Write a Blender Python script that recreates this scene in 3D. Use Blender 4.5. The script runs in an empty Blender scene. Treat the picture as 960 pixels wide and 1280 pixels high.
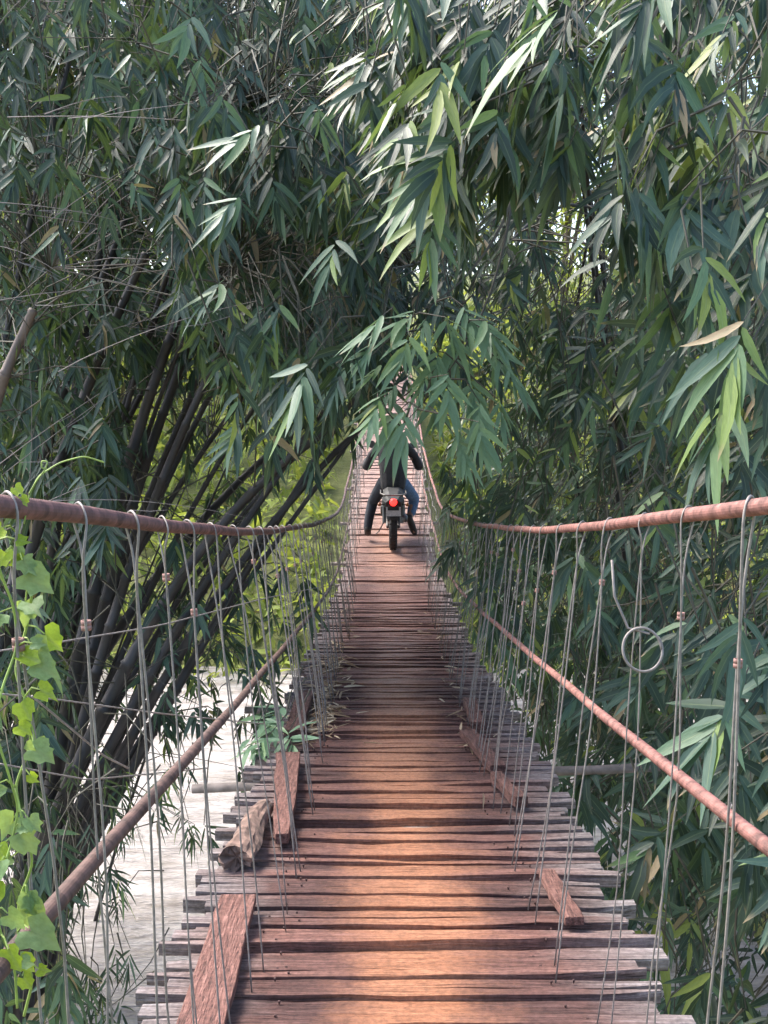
import bpy, bmesh, math, random
import numpy as np
from mathutils import Vector, Matrix
R = math.radians
rng = np.random.default_rng(11)
rnd = random.Random(5)
sc = bpy.context.scene

# ------------------------------------------------------------------ camera
FPX = 1400.0                       # focal length in pixels of the 960x1280 photograph
PITCH = math.atan(170 / FPX)
cam_d = bpy.data.cameras.new('camera'); cam = bpy.data.objects.new('camera', cam_d)
sc.collection.objects.link(cam); sc.camera = cam
cam_d.sensor_fit = 'VERTICAL'; cam_d.sensor_height = 36.0; cam_d.lens = 36.0 * FPX / 1280
cam_d.clip_start = 0.05; cam_d.clip_end = 3000
cam.location = (0, 0, 0); cam.rotation_euler = (math.pi / 2 - PITCH, 0, 0)

# ------------------------------------------------------------------ sky, sun, exposure
SUN_EL, SUN_AZ = R(54), R(-58)     # azimuth clockwise from +Y (straight ahead)
world = bpy.data.worlds.new('World'); sc.world = world; world.use_nodes = True
wn = world.node_tree.nodes; wl = world.node_tree.links
sky = wn.new('ShaderNodeTexSky'); sky.sky_type = 'NISHITA'; sky.sun_disc = False
sky.sun_elevation = SUN_EL; sky.sun_rotation = SUN_AZ
sky.air_density = 1.0; sky.dust_density = 3.0; sky.ozone_density = 1.0
bg = wn['Background']; bg.inputs['Strength'].default_value = 0.15
wl.new(sky.outputs[0], bg.inputs['Color'])
sun_d = bpy.data.lights.new('sun', 'SUN'); sun_d.energy = 2.0; sun_d.angle = R(20); sun_d.color = (1.0, .95, .86)
sun = bpy.data.objects.new('sun', sun_d); sc.collection.objects.link(sun)
to_sun = Vector((math.sin(SUN_AZ) * math.cos(SUN_EL), math.cos(SUN_AZ) * math.cos(SUN_EL), math.sin(SUN_EL)))
sun.rotation_euler = to_sun.to_track_quat('Z', 'Y').to_euler(); sun.location = (-30, 10, 40)
vs = sc.view_settings
vs.view_transform = 'Standard'; vs.look = 'None'; vs.gamma = 1.0; vs.use_curve_mapping = False
vs.exposure = 1.98
sc.cycles.max_bounces = 5; sc.cycles.diffuse_bounces = 3; sc.cycles.glossy_bounces = 2
sc.cycles.transmission_bounces = 4; sc.cycles.use_denoising = True; sc.cycles.use_adaptive_sampling = True; sc.cycles.adaptive_threshold = .025
sc.cycles.caustics_reflective = False; sc.cycles.caustics_refractive = False

# ------------------------------------------------------------------ helpers
CP, SP = math.cos(PITCH), math.sin(PITCH)
def P(px, py, d):
    """photograph pixel at depth d (metres) -> world point"""
    xc = (px - 480) * d / FPX; yc = -(py - 640) * d / FPX
    return np.array([xc, d * CP + yc * SP, -d * SP + yc * CP])
def project(p):
    p = np.asarray(p, float)
    d = p[..., 1] * CP - p[..., 2] * SP
    yc = p[..., 1] * SP + p[..., 2] * CP
    d = np.where(np.abs(d) < 1e-3, 1e-3, d)
    return 480 + p[..., 0] * FPX / d, 640 - yc * FPX / d, d

def tag(o, label=None, cat=None, group=None, kind=None):
    if label: o['label'] = label
    if cat: o['category'] = cat
    if group: o['group'] = group
    if kind: o['kind'] = kind
    return o
def empty(name, loc=(0, 0, 0), rot=(0, 0, 0)):
    o = bpy.data.objects.new(name, None); sc.collection.objects.link(o)
    o.location = loc; o.rotation_euler = rot; o.empty_display_size = .2
    return o
def link(name, me, mat=None, parent=None, smooth=False):
    o = bpy.data.objects.new(name, me); sc.collection.objects.link(o)
    if mat is not None and not me.materials:
        me.materials.append(mat)
    if parent is not None: o.parent = parent
    if smooth and len(me.polygons): me.polygons.foreach_set('use_smooth', np.ones(len(me.polygons), bool))
    return o

class MB:
    """collects boxes, tubes and loose faces; build() links ONE mesh object"""
    def __init__(s): s.v = []; s.f = []
    def add(s, verts, faces):
        n = len(s.v); s.v.extend([tuple(map(float, v)) for v in verts])
        s.f.extend([tuple(n + i for i in f) for f in faces]); return s
    def box(s, c, h, rot=None):
        c = np.array(c, float)
        vs_ = []
        for x in (-1, 1):
            for y in (-1, 1):
                for z in (-1, 1):
                    q = np.array([x * h[0], y * h[1], z * h[2]])
                    if rot is not None: q = np.array(rot @ Vector(q))
                    vs_.append(c + q)
        return s.add(vs_, [(0, 1, 3, 2), (4, 6, 7, 5), (0, 4, 5, 1), (2, 3, 7, 6), (0, 2, 6, 4), (1, 5, 7, 3)])
    def tube(s, pts, r, n=6, cap=True, squash=None):
        pts = np.asarray(pts, float); k = len(pts)
        r = np.broadcast_to(np.asarray(r, float), (k,))
        T = np.gradient(pts, axis=0); T /= np.linalg.norm(T, axis=1)[:, None] + 1e-12
        u = np.array([0, 0, 1.0]) if abs(T[0][2]) < .9 else np.array([1.0, 0, 0])
        u = u - T[0] * u.dot(T[0]); u /= np.linalg.norm(u)
        base = len(s.v); a = np.arange(n) * 2 * math.pi / n
        for i in range(k):
            u = u - T[i] * u.dot(T[i]); u /= np.linalg.norm(u) + 1e-12
            w = np.cross(T[i], u)
            ring = pts[i] + r[i] * (np.cos(a)[:, None] * u + np.sin(a)[:, None] * w * (squash or 1))
            s.v.extend(map(tuple, ring.tolist()))
        for i in range(k - 1):
            for j in range(n):
                a0 = base + i * n + j; a1 = base + i * n + (j + 1) % n
                s.f.append((a0, a1, a1 + n, a0 + n))
        if cap:
            s.f.append(tuple(base + j for j in reversed(range(n))))
            s.f.append(tuple(base + (k - 1) * n + j for j in range(n)))
        return s
    def lathe(s, c, axis, prof, n=16):
        """prof: list of (offset along axis, radius); closed loop"""
        axis = Vector(axis).normalized(); u = axis.orthogonal().normalized(); w = axis.cross(u)
        base = len(s.v); m = len(prof)
        for i in range(n):
            a = 2 * math.pi * i / n; d = u * math.cos(a) + w * math.sin(a)
            for (o, r) in prof: s.v.append(tuple(Vector(c) + axis * o + d * r))
        for i in range(n):
            for j in range(m):
                s.f.append((base + i * m + j, base + ((i + 1) % n) * m + j, base + ((i + 1) % n) * m + (j + 1) % m, base + i * m + (j + 1) % m))
        return s
    def build(s, name, mat, parent=None, smooth=False):
        me = bpy.data.meshes.new(name); me.from_pydata(s.v, [], s.f); me.update()
        return link(name, me, mat, parent, smooth)

def bevel(o, w, seg=2):
    m = o.modifiers.new('bevel', 'BEVEL'); m.width = w; m.segments = seg; m.limit_method = 'ANGLE'
    return o
def smoothstep(a, b, x):
    t = np.clip((x - a) / (b - a), 0, 1); return t * t * (3 - 2 * t)

# ------------------------------------------------------------------ materials
def mat(name):
    m = bpy.data.materials.new(name); m.use_nodes = True
    nt = m.node_tree; return m, nt, nt.nodes, nt.links, nt.nodes['Principled BSDF']
def ramp(N, stops):
    r = N.new('ShaderNodeValToRGB'); e = r.color_ramp.elements
    while len(e) < len(stops): e.new(.5)
    for i, (p, c) in enumerate(stops):
        e[i].position = p; e[i].color = (*c, 1)
    return r
def noise(N, L, scale, detail=4, rough=.55, vec=None, coord='Object', scl=None):
    tc = N.new('ShaderNodeTexCoord'); n = N.new('ShaderNodeTexNoise')
    n.inputs['Scale'].default_value = scale; n.inputs['Detail'].default_value = detail; n.inputs['Roughness'].default_value = rough
    src = vec or tc.outputs[coord]
    if scl:
        mp = N.new('ShaderNodeMapping'); mp.inputs['Scale'].default_value = scl
        L.new(src, mp.inputs['Vector']); src = mp.outputs[0]
    L.new(src, n.inputs['Vector']); return n
def bump(N, L, h, bsdf, strength=.3, dist=.01):
    b = N.new('ShaderNodeBump'); b.inputs['Strength'].default_value = strength; b.inputs['Distance'].default_value = dist
    L.new(h, b.inputs['Height']); L.new(b.outputs[0], bsdf.inputs['Normal']); return b
def mixc(N, L, fac, a, b, mode='MIX'):
    m = N.new('ShaderNodeMix'); m.data_type = 'RGBA'; m.blend_type = mode
    for i, v in ((0, fac), (6, a), (7, b)):
        if hasattr(v, 'is_linked'): L.new(v, m.inputs[i])
        elif i == 0: m.inputs[0].default_value = v
        else: m.inputs[i].default_value = (*v, 1)
    return m.outputs[2]
def math_(N, L, op, a, b=None, clamp=False):
    m = N.new('ShaderNodeMath'); m.operation = op; m.use_clamp = clamp
    for i, v in ((0, a), (1, b)):
        if v is None: continue
        if hasattr(v, 'is_linked'): L.new(v, m.inputs[i])
        else: m.inputs[i].default_value = v
    return m.outputs[0]

def simple(name, col, rough=.6, metal=0, var=.25, scale=20, bmp=.15):
    m, nt, N, L, B = mat(name)
    n = noise(N, L, scale)
    lo = tuple(c * (1 - var) for c in col); hi = tuple(min(1, c * (1 + var)) for c in col)
    r = ramp(N, [(.3, lo), (.7, hi)]); L.new(n.outputs[0], r.inputs[0]); L.new(r.outputs[0], B.inputs['Base Color'])
    B.inputs['Roughness'].default_value = rough; B.inputs['Metallic'].default_value = metal
    if bmp: bump(N, L, n.outputs[0], B, bmp, .005)
    return m

def wood_material(name, track=True, tone=1.0):
    """weathered deck timber; grain runs along X; red mud trodden along the middle, grey bleached ends"""
    m, nt, N, L, B = mat(name)
    geo = N.new('ShaderNodeNewGeometry'); oi = N.new('ShaderNodeObjectInfo')
    add = N.new('ShaderNodeVectorMath'); add.operation = 'ADD'
    sc_ = N.new('ShaderNodeVectorMath'); sc_.operation = 'SCALE'; sc_.inputs['Scale'].default_value = 37.0
    comb = N.new('ShaderNodeCombineXYZ'); L.new(oi.outputs['Random'], comb.inputs[0]); L.new(oi.outputs['Random'], comb.inputs[2])
    L.new(comb.outputs[0], sc_.inputs[0]); L.new(geo.outputs['Position'], add.inputs[0]); L.new(sc_.outputs[0], add.inputs[1])
    g = noise(N, L, 6, 6, .65, vec=add.outputs[0], scl=(.7, 14, 14) if track else (14, .7, 14))
    big = noise(N, L, 2.3, 4, .6, vec=add.outputs[0])
    r = ramp(N, [(.25, (.04 * tone, .024 * tone, .022 * tone)), (.5, (.145 * tone, .070 * tone, .058 * tone)), (.75, (.27 * tone, .150 * tone, .128 * tone))])
    L.new(g.outputs[0], r.inputs[0]); col = r.outputs[0]
    # every board its own tone
    rb = ramp(N, [(0, (.52, .52, .55)), (1, (1.35, 1.3, 1.25))]); L.new(oi.outputs['Random'], rb.inputs[0])
    col = mixc(N, L, 1.0, col, rb.outputs[0], 'MULTIPLY')
    if track:
        sep = N.new('ShaderNodeSeparateXYZ'); L.new(geo.outputs['Position'], sep.inputs[0])
        ax = math_(N, L, 'ABSOLUTE', math_(N, L, 'SUBTRACT', sep.outputs[0], .10))
        nz = noise(N, L, 3.2, 5, .65, vec=geo.outputs['Position'], scl=(1, .6, 1))
        axn = math_(N, L, 'ADD', ax, math_(N, L, 'MULTIPLY', math_(N, L, 'SUBTRACT', nz.outputs[0], .5), .55))
        axn = math_(N, L, 'ADD', axn, math_(N, L, 'MULTIPLY', math_(N, L, 'SUBTRACT', g.outputs[0], .5), .25))
        mud = N.new('ShaderNodeMapRange'); mud.inputs[1].default_value = .04; mud.inputs[2].default_value = .34
        mud.inputs[3].default_value = 1; mud.inputs[4].default_value = 0; mud.interpolation_type = 'SMOOTHSTEP'; L.new(axn, mud.inputs[0])
        # mud fades over the shaded mid span and returns beyond: shade put into colour
        far = N.new('ShaderNodeMapRange'); far.inputs[1].default_value = 5.5; far.inputs[2].default_value = 9.5
        far.inputs[3].default_value = 1; far.inputs[4].default_value = .22; L.new(sep.outputs[1], far.inputs[0])
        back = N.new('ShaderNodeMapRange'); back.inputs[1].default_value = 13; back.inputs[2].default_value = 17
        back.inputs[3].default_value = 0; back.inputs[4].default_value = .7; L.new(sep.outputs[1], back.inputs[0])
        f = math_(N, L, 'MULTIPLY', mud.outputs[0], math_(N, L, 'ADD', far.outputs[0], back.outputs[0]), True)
        f = math_(N, L, 'MULTIPLY', f, .92)
        mr = ramp(N, [(.3, (.33, .130, .064)), (.7, (.52, .245, .135))]); L.new(g.outputs[0], mr.inputs[0])
        col = mixc(N, L, f, col, mr.outputs[0])
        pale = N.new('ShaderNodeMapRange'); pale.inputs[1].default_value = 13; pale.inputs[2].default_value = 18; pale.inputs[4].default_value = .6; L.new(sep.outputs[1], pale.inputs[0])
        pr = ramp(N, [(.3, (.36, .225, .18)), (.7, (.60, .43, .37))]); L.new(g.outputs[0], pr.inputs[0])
        col = mixc(N, L, pale.outputs[0], col, pr.outputs[0])  # stronger light on the far planks put into the colour as a pale tone
        # bleached grey ends with lichen
        axg = math_(N, L, 'ADD', math_(N, L, 'ABSOLUTE', math_(N, L, 'SUBTRACT', sep.outputs[0], .08)), math_(N, L, 'MULTIPLY', math_(N, L, 'SUBTRACT', big.outputs[0], .5), .5))
        ge = N.new('ShaderNodeMapRange'); ge.inputs[1].default_value = .42; ge.inputs[2].default_value = .80
        ge.inputs[4].default_value = .85; L.new(axg, ge.inputs[0])
        gr = ramp(N, [(.3, (.10, .085, .08)), (.55, (.30, .265, .26)), (.72, (.52, .50, .50))]); L.new(g.outputs[0], gr.inputs[0])
        col = mixc(N, L, ge.outputs[0], col, gr.outputs[0])
    ck = noise(N, L, 10, 3, .6, vec=add.outputs[0], scl=(.35, 16, 16) if track else (16, .35, 16))
    cr = ramp(N, [(.34, (.3, .27, .27)), (.40, (1, 1, 1))]); L.new(ck.outputs[0], cr.inputs[0])
    col = mixc(N, L, .85, col, cr.outputs[0], 'MULTIPLY')
    sp = noise(N, L, 55, 3, .7, vec=add.outputs[0]); sr = ramp(N, [(.35, (.7, .7, .7)), (.62, (1.15, 1.15, 1.15))]); L.new(sp.outputs[0], sr.inputs[0])
    col = mixc(N, L, 1.0, col, sr.outputs[0], 'MULTIPLY')
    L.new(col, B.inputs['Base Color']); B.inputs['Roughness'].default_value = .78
    if track:
        rr = N.new('ShaderNodeMapRange'); rr.inputs[1].default_value = 0; rr.inputs[2].default_value = 1; rr.inputs[3].default_value = .8; rr.inputs[4].default_value = .5
        L.new(mud.outputs[0], rr.inputs[0]); L.new(rr.outputs[0], B.inputs['Roughness'])
    B.inputs['Specular IOR Level'].default_value = .3
    bump(N, L, math_(N, L, 'ADD', g.outputs[0], math_(N, L, 'MULTIPLY', ck.outputs[0], .8)), B, 1.0, .016)
    return m

def leaf_material(name, stops, trans=(.20, .30, .045), tf=.30, rough=.42, spec=.45, under=(.12, .165, .12)):
    m, nt, N, L, B = mat(name)
    at = N.new('ShaderNodeAttribute'); at.attribute_name = 'tint'
    sep = N.new('ShaderNodeSeparateColor'); L.new(at.outputs['Color'], sep.inputs[0])
    r = ramp(N, stops); L.new(sep.outputs[0], r.inputs[0])
    uv = N.new('ShaderNodeUVMap'); w = N.new('ShaderNodeTexNoise')
    mp = N.new('ShaderNodeMapping'); mp.inputs['Scale'].default_value = (9, 5, 1); L.new(uv.outputs[0], mp.inputs[0]); L.new(mp.outputs[0], w.inputs['Vector'])
    w.inputs['Scale'].default_value = 2.0; w.inputs['Detail'].default_value = 3
    rv = ramp(N, [(.3, (.72, .75, .74)), (.7, (1.2, 1.18, 1.15))]); L.new(w.outputs[0], rv.inputs[0])
    col = mixc(N, L, 1.0, r.outputs[0], rv.outputs[0], 'MULTIPLY')
    su = N.new('ShaderNodeSeparateXYZ'); L.new(uv.outputs[0], su.inputs[0])
    rib = N.new('ShaderNodeMapRange'); rib.inputs[1].default_value = .015; rib.inputs[2].default_value = .06; rib.inputs[3].default_value = .45; rib.inputs[4].default_value = 0
    L.new(math_(N, L, 'ABSOLUTE', math_(N, L, 'SUBTRACT', su.outputs[0], .5)), rib.inputs[0])
    col = mixc(N, L, rib.outputs[0], col, (.20, .25, .12))
    tipm = math_(N, L, 'ADD', su.outputs[1], math_(N, L, 'MULTIPLY', w.outputs[0], .25))
    tip = N.new('ShaderNodeMapRange'); tip.inputs[1].default_value = .92; tip.inputs[2].default_value = 1.08; L.new(tipm, tip.inputs[0])
    old = N.new('ShaderNodeMapRange'); old.inputs[1].default_value = .62; old.inputs[2].default_value = .85; L.new(sep.outputs[1], old.inputs[0])
    col = mixc(N, L, math_(N, L, 'MULTIPLY', tip.outputs[0], old.outputs[0]), col, (.30, .22, .12))
    geo = N.new('ShaderNodeNewGeometry')
    colb = mixc(N, L, .55, col, under)
    col2 = mixc(N, L, geo.outputs['Backfacing'], col, colb)
    L.new(col2, B.inputs['Base Color']); B.inputs['Roughness'].default_value = rough; B.inputs['Specular IOR Level'].default_value = spec
    tr = N.new('ShaderNodeBsdfTranslucent')
    tcol = mixc(N, L, .45, r.outputs[0], trans); L.new(tcol, tr.inputs['Color'])
    mx = N.new('ShaderNodeMixShader'); mx.inputs[0].default_value = tf
    L.new(B.outputs[0], mx.inputs[1]); L.new(tr.outputs[0], mx.inputs[2])
    L.new(mx.outputs[0], N['Material Output'].inputs['Surface'])
    bump(N, L, w.outputs[0], B, .25, .004)
    return m

M = {}
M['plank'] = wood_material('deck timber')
M['board'] = wood_material('edge board timber', track=False, tone=.95)
M['beam'] = simple('weathered beam', (.16, .13, .115), .85, 0, .4, 14, .5)
M['cable_l'] = simple('shade-toned red cable sheath', (.11, .05, .044), .7, .05, .6, 30, .4)  # same red sheath, painted darker for the left cable's shade
M['cable_r'] = simple('lit-toned red cable sheath', (.215, .095, .078), .75, .05, .6, 34, .5)  # same red sheath, painted lighter where light catches the right cables
M['rusty'] = simple('rusty cable', (.09, .05, .04), .75, .15, .6, 30, .4)
M['wire'] = simple('dull galvanised wire', (.21, .185, .17), .6, .25, .3, 60, .1)
M['bind'] = simple('rusty binding wire', (.24, .13, .11), .7, .2, .3, 60, .2)
M['nail'] = simple('rusty nail', (.07, .035, .03), .7, .3, .3, 60, 0)
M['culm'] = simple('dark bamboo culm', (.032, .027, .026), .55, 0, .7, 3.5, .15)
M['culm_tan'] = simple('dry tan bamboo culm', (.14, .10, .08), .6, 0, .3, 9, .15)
M['twig'] = simple('bamboo twig', (.055, .05, .034), .7, 0, .4, 15, 0)
M['dry_twig'] = simple('dry grey twig', (.15, .13, .125), .8, 0, .3, 15, 0)
M['bark'] = simple('tree bark', (.13, .10, .08), .9, 0, .4, 8, .6)
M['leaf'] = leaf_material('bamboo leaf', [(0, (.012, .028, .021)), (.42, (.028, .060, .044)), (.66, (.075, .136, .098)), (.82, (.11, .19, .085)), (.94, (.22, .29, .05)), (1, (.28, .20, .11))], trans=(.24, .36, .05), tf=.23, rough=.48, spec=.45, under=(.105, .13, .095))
M['leaf_pale'] = leaf_material('lit-toned bamboo leaf', [(0, (.13, .23, .14)), (.5, (.19, .31, .19)), (.85, (.24, .35, .11)), (1, (.30, .26, .08))], tf=.33)  # lit faces of the hanging sprays put into a paler leaf colour
M['leaf_far'] = leaf_material('sunlit far leaf', [(0, (.12, .17, .028)), (.5, (.21, .27, .04)), (1, (.32, .35, .06))], trans=(.45, .48, .06), tf=.42, rough=.6, spec=.3)
M['leaf_wood'] = leaf_material('far tree leaf', [(0, (.05, .095, .025)), (.5, (.09, .15, .035)), (1, (.16, .22, .05))], trans=(.25, .32, .05), tf=.35, rough=.6, spec=.3)
M['vine'] = leaf_material('vine leaf', [(0, (.14, .22, .11)), (.45, (.18, .28, .13)), (.55, (.16, .27, .03)), (1, (.28, .38, .04))], trans=(.50, .62, .03), tf=.40, rough=.5, spec=.3, under=(.25, .36, .16))
M['vine_stem'] = simple('vine stem', (.22, .30, .06), .6, 0, .3, 30, 0)
M['litter'] = leaf_material('dry fallen leaf', [(0, (.15, .095, .06)), (.5, (.33, .235, .155)), (1, (.52, .43, .32))], trans=(.4, .3, .15), tf=.15, rough=.8, spec=.2, under=(.36, .27, .19))

def ground_material():
    m, nt, N, L, B = mat('river bank soil')
    n = noise(N, L, .8, 8, .65); r = ramp(N, [(.3, (.05, .06, .02)), (.5, (.11, .12, .035)), (.7, (.14, .16, .04))])
    L.new(n.outputs[0], r.inputs[0]); L.new(r.outputs[0], B.inputs['Base Color']); B.inputs['Roughness'].default_value = .95
    n2 = noise(N, L, 9, 5); bump(N, L, n2.outputs[0], B, .8, .06); return m
def water_material():
    m, nt, N, L, B = mat('silty river water')
    n = noise(N, L, 2.6, 7, .7, coord='Object', scl=(.45, 1.3, 1)); r = ramp(N, [(.30, (.22, .185, .165)), (.64, (.50, .465, .455))])
    L.new(n.outputs[0], r.inputs[0]); L.new(r.outputs[0], B.inputs['Base Color'])
    B.inputs['Roughness'].default_value = .16; B.inputs['IOR'].default_value = 1.33
    a = noise(N, L, 2.2, 5, .6, scl=(.5, 2.4, 1)); b = noise(N, L, 9, 3, .6, scl=(.4, 2.2, 1))
    h = math_(N, L, 'ADD', a.outputs[0], math_(N, L, 'MULTIPLY', b.outputs[0], .35))
    bump(N, L, h, B, 1.0, .16); return m
M['ground'] = ground_material(); M['water'] = water_material()

# ------------------------------------------------------------------ bridge profile (metres), read off the photograph
CX = .08                           # the bridge's centre line stands a little right of the eye
def smooth_tab(y, v, sig):
    g = np.linspace(y[0] - 8, y[-1] + 8, 1200)
    s0 = (v[1] - v[0]) / (y[1] - y[0]); s1 = (v[-1] - v[-2]) / (y[-1] - y[-2])
    q = np.interp(g, y, v); q = np.where(g < y[0], v[0] + s0 * (g - y[0]), q); q = np.where(g > y[-1], v[-1] + s1 * (g - y[-1]), q)
    st = g[1] - g[0]; k = np.arange(-int(3 * sig / st), int(3 * sig / st) + 1) * st
    w = np.exp(-.5 * (k / sig) ** 2); w /= w.sum(); pad = len(k) // 2
    qq = np.concatenate([q[0] + s0 * st * np.arange(-pad, 0), q, q[-1] + s1 * st * np.arange(1, pad + 1)])
    return g, np.convolve(qq, w, 'valid')
def from_image(rows):
    pts = np.array([P(480, 559 - z * FPX / d, d) for d, z in rows]); return pts[:, 1], pts[:, 2]
dy, dz = from_image([(2, -1.53), (3, -1.55), (6, -1.64), (9, -1.75), (11.5, -1.80), (13.6, -1.74), (15.2, -1.46), (17, -1.08), (19.2, -.56), (23, .24), (26.9, 1.04), (36, 2.9)])
DG, DV = smooth_tab(dy, dz, .7)
deck = lambda y: np.interp(y, DG, DV)
uy, uz = from_image([(.8, -.02), (1.4, -.073), (1.87, -.115), (2.8, -.205), (4.4, -.335), (7.9, -.545), (11, -.67), (12.6, -.68), (14.0, -.56), (15.7, -.26), (20, .69), (27, 2.14), (36, 3.97)])
UG, UV_ = smooth_tab(uy, uz, .4)
rail_z = lambda y: np.interp(y, UG, UV_)
ly, lz = from_image([(.8, -.60), (1.4, -.645), (1.98, -.70), (2.4, -.73), (3.6, -.83), (5.27, -.95), (7.8, -1.13), (10, -1.26), (12, -1.27), (14.2, -1.1), (15.7, -.85), (20, .08), (27, 1.48), (36, 3.3)])
LG, LV = smooth_tab(ly, lz, .5)
low_z = lambda y: np.interp(y, LG, LV)
half = lambda y: np.interp(y, [1, 9, 14, 17, 40], [.56, .56, .56, .51, .50])
Y0, Y1 = 1.75, 34.0

# ================================================================== SETTING
def terrain_h(x, y):
    h = np.full_like(x, -6.2)
    near = smoothstep(3.0, -2.5, y); h = h + near * 3.6
    far = smoothstep(16.5, 20, y) * 1.6 + np.clip(y - 19, 0, 14) * .30 + np.clip(y - 33, 0, 60) * .16
    h = h + far
    h = np.maximum(h, -6.2 + 2.1 * np.exp(-(((x + 4.9) / 2.6) ** 4 + ((y - 7.5) / 3.4) ** 4)))
    h = np.maximum(h, -6.2 + 2.3 * np.exp(-(((x - 5.4) / 2.4) ** 4 + ((y - 8.0) / 4.5) ** 4)))
    return h + .12 * np.sin(x * 1.7 + y * .9) * np.sin(y * 1.3 - x * .6)
def grid_axis(lo, hi, n, far): 
    a = np.linspace(lo, hi, n); return np.concatenate([-far[::-1] + lo, a, far + hi])
fx = np.array([6, 20, 60, 200, 700.])
gx = grid_axis(-30, 30, 121, fx); gy = grid_axis(-12, 60, 145, fx)
X, Y = np.meshgrid(gx, gy); Z = terrain_h(X, Y)
def grid_mesh(name, X, Y, Z, m, smooth=True):
    ny, nx = X.shape; v = np.stack([X, Y, Z], -1).reshape(-1, 3)
    i = (np.arange(ny - 1)[:, None] * nx + np.arange(nx - 1)).ravel()
    f = np.stack([i, i + 1, i + nx + 1, i + nx], 1)
    me = bpy.data.meshes.new(name); me.from_pydata(v.tolist(), [], f.tolist()); me.update()
    return link(name, me, m, None, smooth)
g_ = grid_mesh('ground', X, Y, Z, M['ground']); tag(g_, 'brown soil and low green growth of the river banks', 'ground', kind='structure')
WX, WY = np.meshgrid(np.linspace(-120, 120, 3), np.linspace(-4, 24, 3))
w_ = grid_mesh('river', WX, WY, WX * 0 - 5.0, M['water']); tag(w_, 'pale silty river water gleaming under the bridge', 'water', kind='structure')

# ================================================================== LEAVES
FINE = (np.array([0, .07, .28, .58, .84, 1.0]), np.array([.10, .62, 1.0, .80, .36, 0]))
MID = (np.array([0, .25, .65, 1.0]), np.array([.16, 1.0, .72, 0]))
def leaf_geo(B, D, Nn, L, W, droop, prof, fold=.22, wave=None):
    t, w = prof; k = len(t); n = len(B)
    D = D / (np.linalg.norm(D, axis=1)[:, None] + 1e-9)
    S = np.cross(D, Nn); S /= np.linalg.norm(S, axis=1)[:, None] + 1e-9
    Nn = np.cross(S, D)
    V = np.zeros((n, 3 * (k - 1) + 1, 3)); uv = np.zeros((3 * (k - 1) + 1, 2))
    dn = np.array([0, 0, -1.0])
    for i in range(k):
        mid = B + D * (L * t[i])[:, None] + dn * (droop * L * t[i] ** 2)[:, None]
        if wave is not None: mid = mid + S * (wave * L * math.sin(math.pi * t[i]))[:, None]
        if i == k - 1: V[:, 3 * i] = mid; uv[3 * i] = (.5, 1); continue
        hw = (W * w[i] / 2)[:, None]
        V[:, 3 * i] = mid - S * hw + Nn * hw * fold; V[:, 3 * i + 1] = mid; V[:, 3 * i + 2] = mid + S * hw + Nn * hw * fold
        uv[3 * i] = (0, t[i]); uv[3 * i + 1] = (.5, t[i]); uv[3 * i + 2] = (1, t[i])
    F = []
    for i in range(k - 2):
        a = 3 * i; F += [(a, a + 1, a + 4, a + 3), (a + 1, a + 2, a + 5, a + 4)]
    a = 3 * (k - 2); F += [(a, a + 1, a + 3), (a + 1, a + 2, a + 3)]
    return V, F, uv
def leaf_mesh(name, V, F, uv, tint, mtl):
    n, nv, _ = V.shape
    quads = [f for f in F if len(f) == 4]; tris = [f for f in F if len(f) == 3]
    off = (np.arange(n) * nv)[:, None]
    q = (off[:, :, None] + np.array(quads)[None]).reshape(-1, 4) if quads else np.zeros((0, 4), int)
    tr = (off[:, :, None] + np.array(tris)[None]).reshape(-1, 3) if tris else np.zeros((0, 3), int)
    loops = np.concatenate([q.ravel(), tr.ravel()]).astype(np.int32)
    starts = np.concatenate([np.arange(len(q)) * 4, len(q) * 4 + np.arange(len(tr)) * 3]).astype(np.int32)
    me = bpy.data.meshes.new(name)
    me.vertices.add(n * nv); me.vertices.foreach_set('co', V.reshape(-1).astype(np.float32))
    me.loops.add(len(loops)); me.loops.foreach_set('vertex_index', loops)
    me.polygons.add(len(starts)); me.polygons.foreach_set('loop_start', starts)
    me.polygons.foreach_set('use_smooth', np.ones(len(starts), bool))
    ul = me.uv_layers.new(name='UVMap'); ul.data.foreach_set('uv', np.tile(uv, (n, 1))[loops].reshape(-1).astype(np.float32))
    ca = me.color_attributes.new('tint', 'FLOAT_COLOR', 'POINT')
    col = np.ones((n, nv, 4), np.float32); col[:, :, 0] = tint[:, None]; col[:, :, 1] = rng.random(n)[:, None]; ca.data.foreach_set('color', col.reshape(-1))
    me.update(calc_edges=True); me.materials.append(mtl); return me

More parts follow.
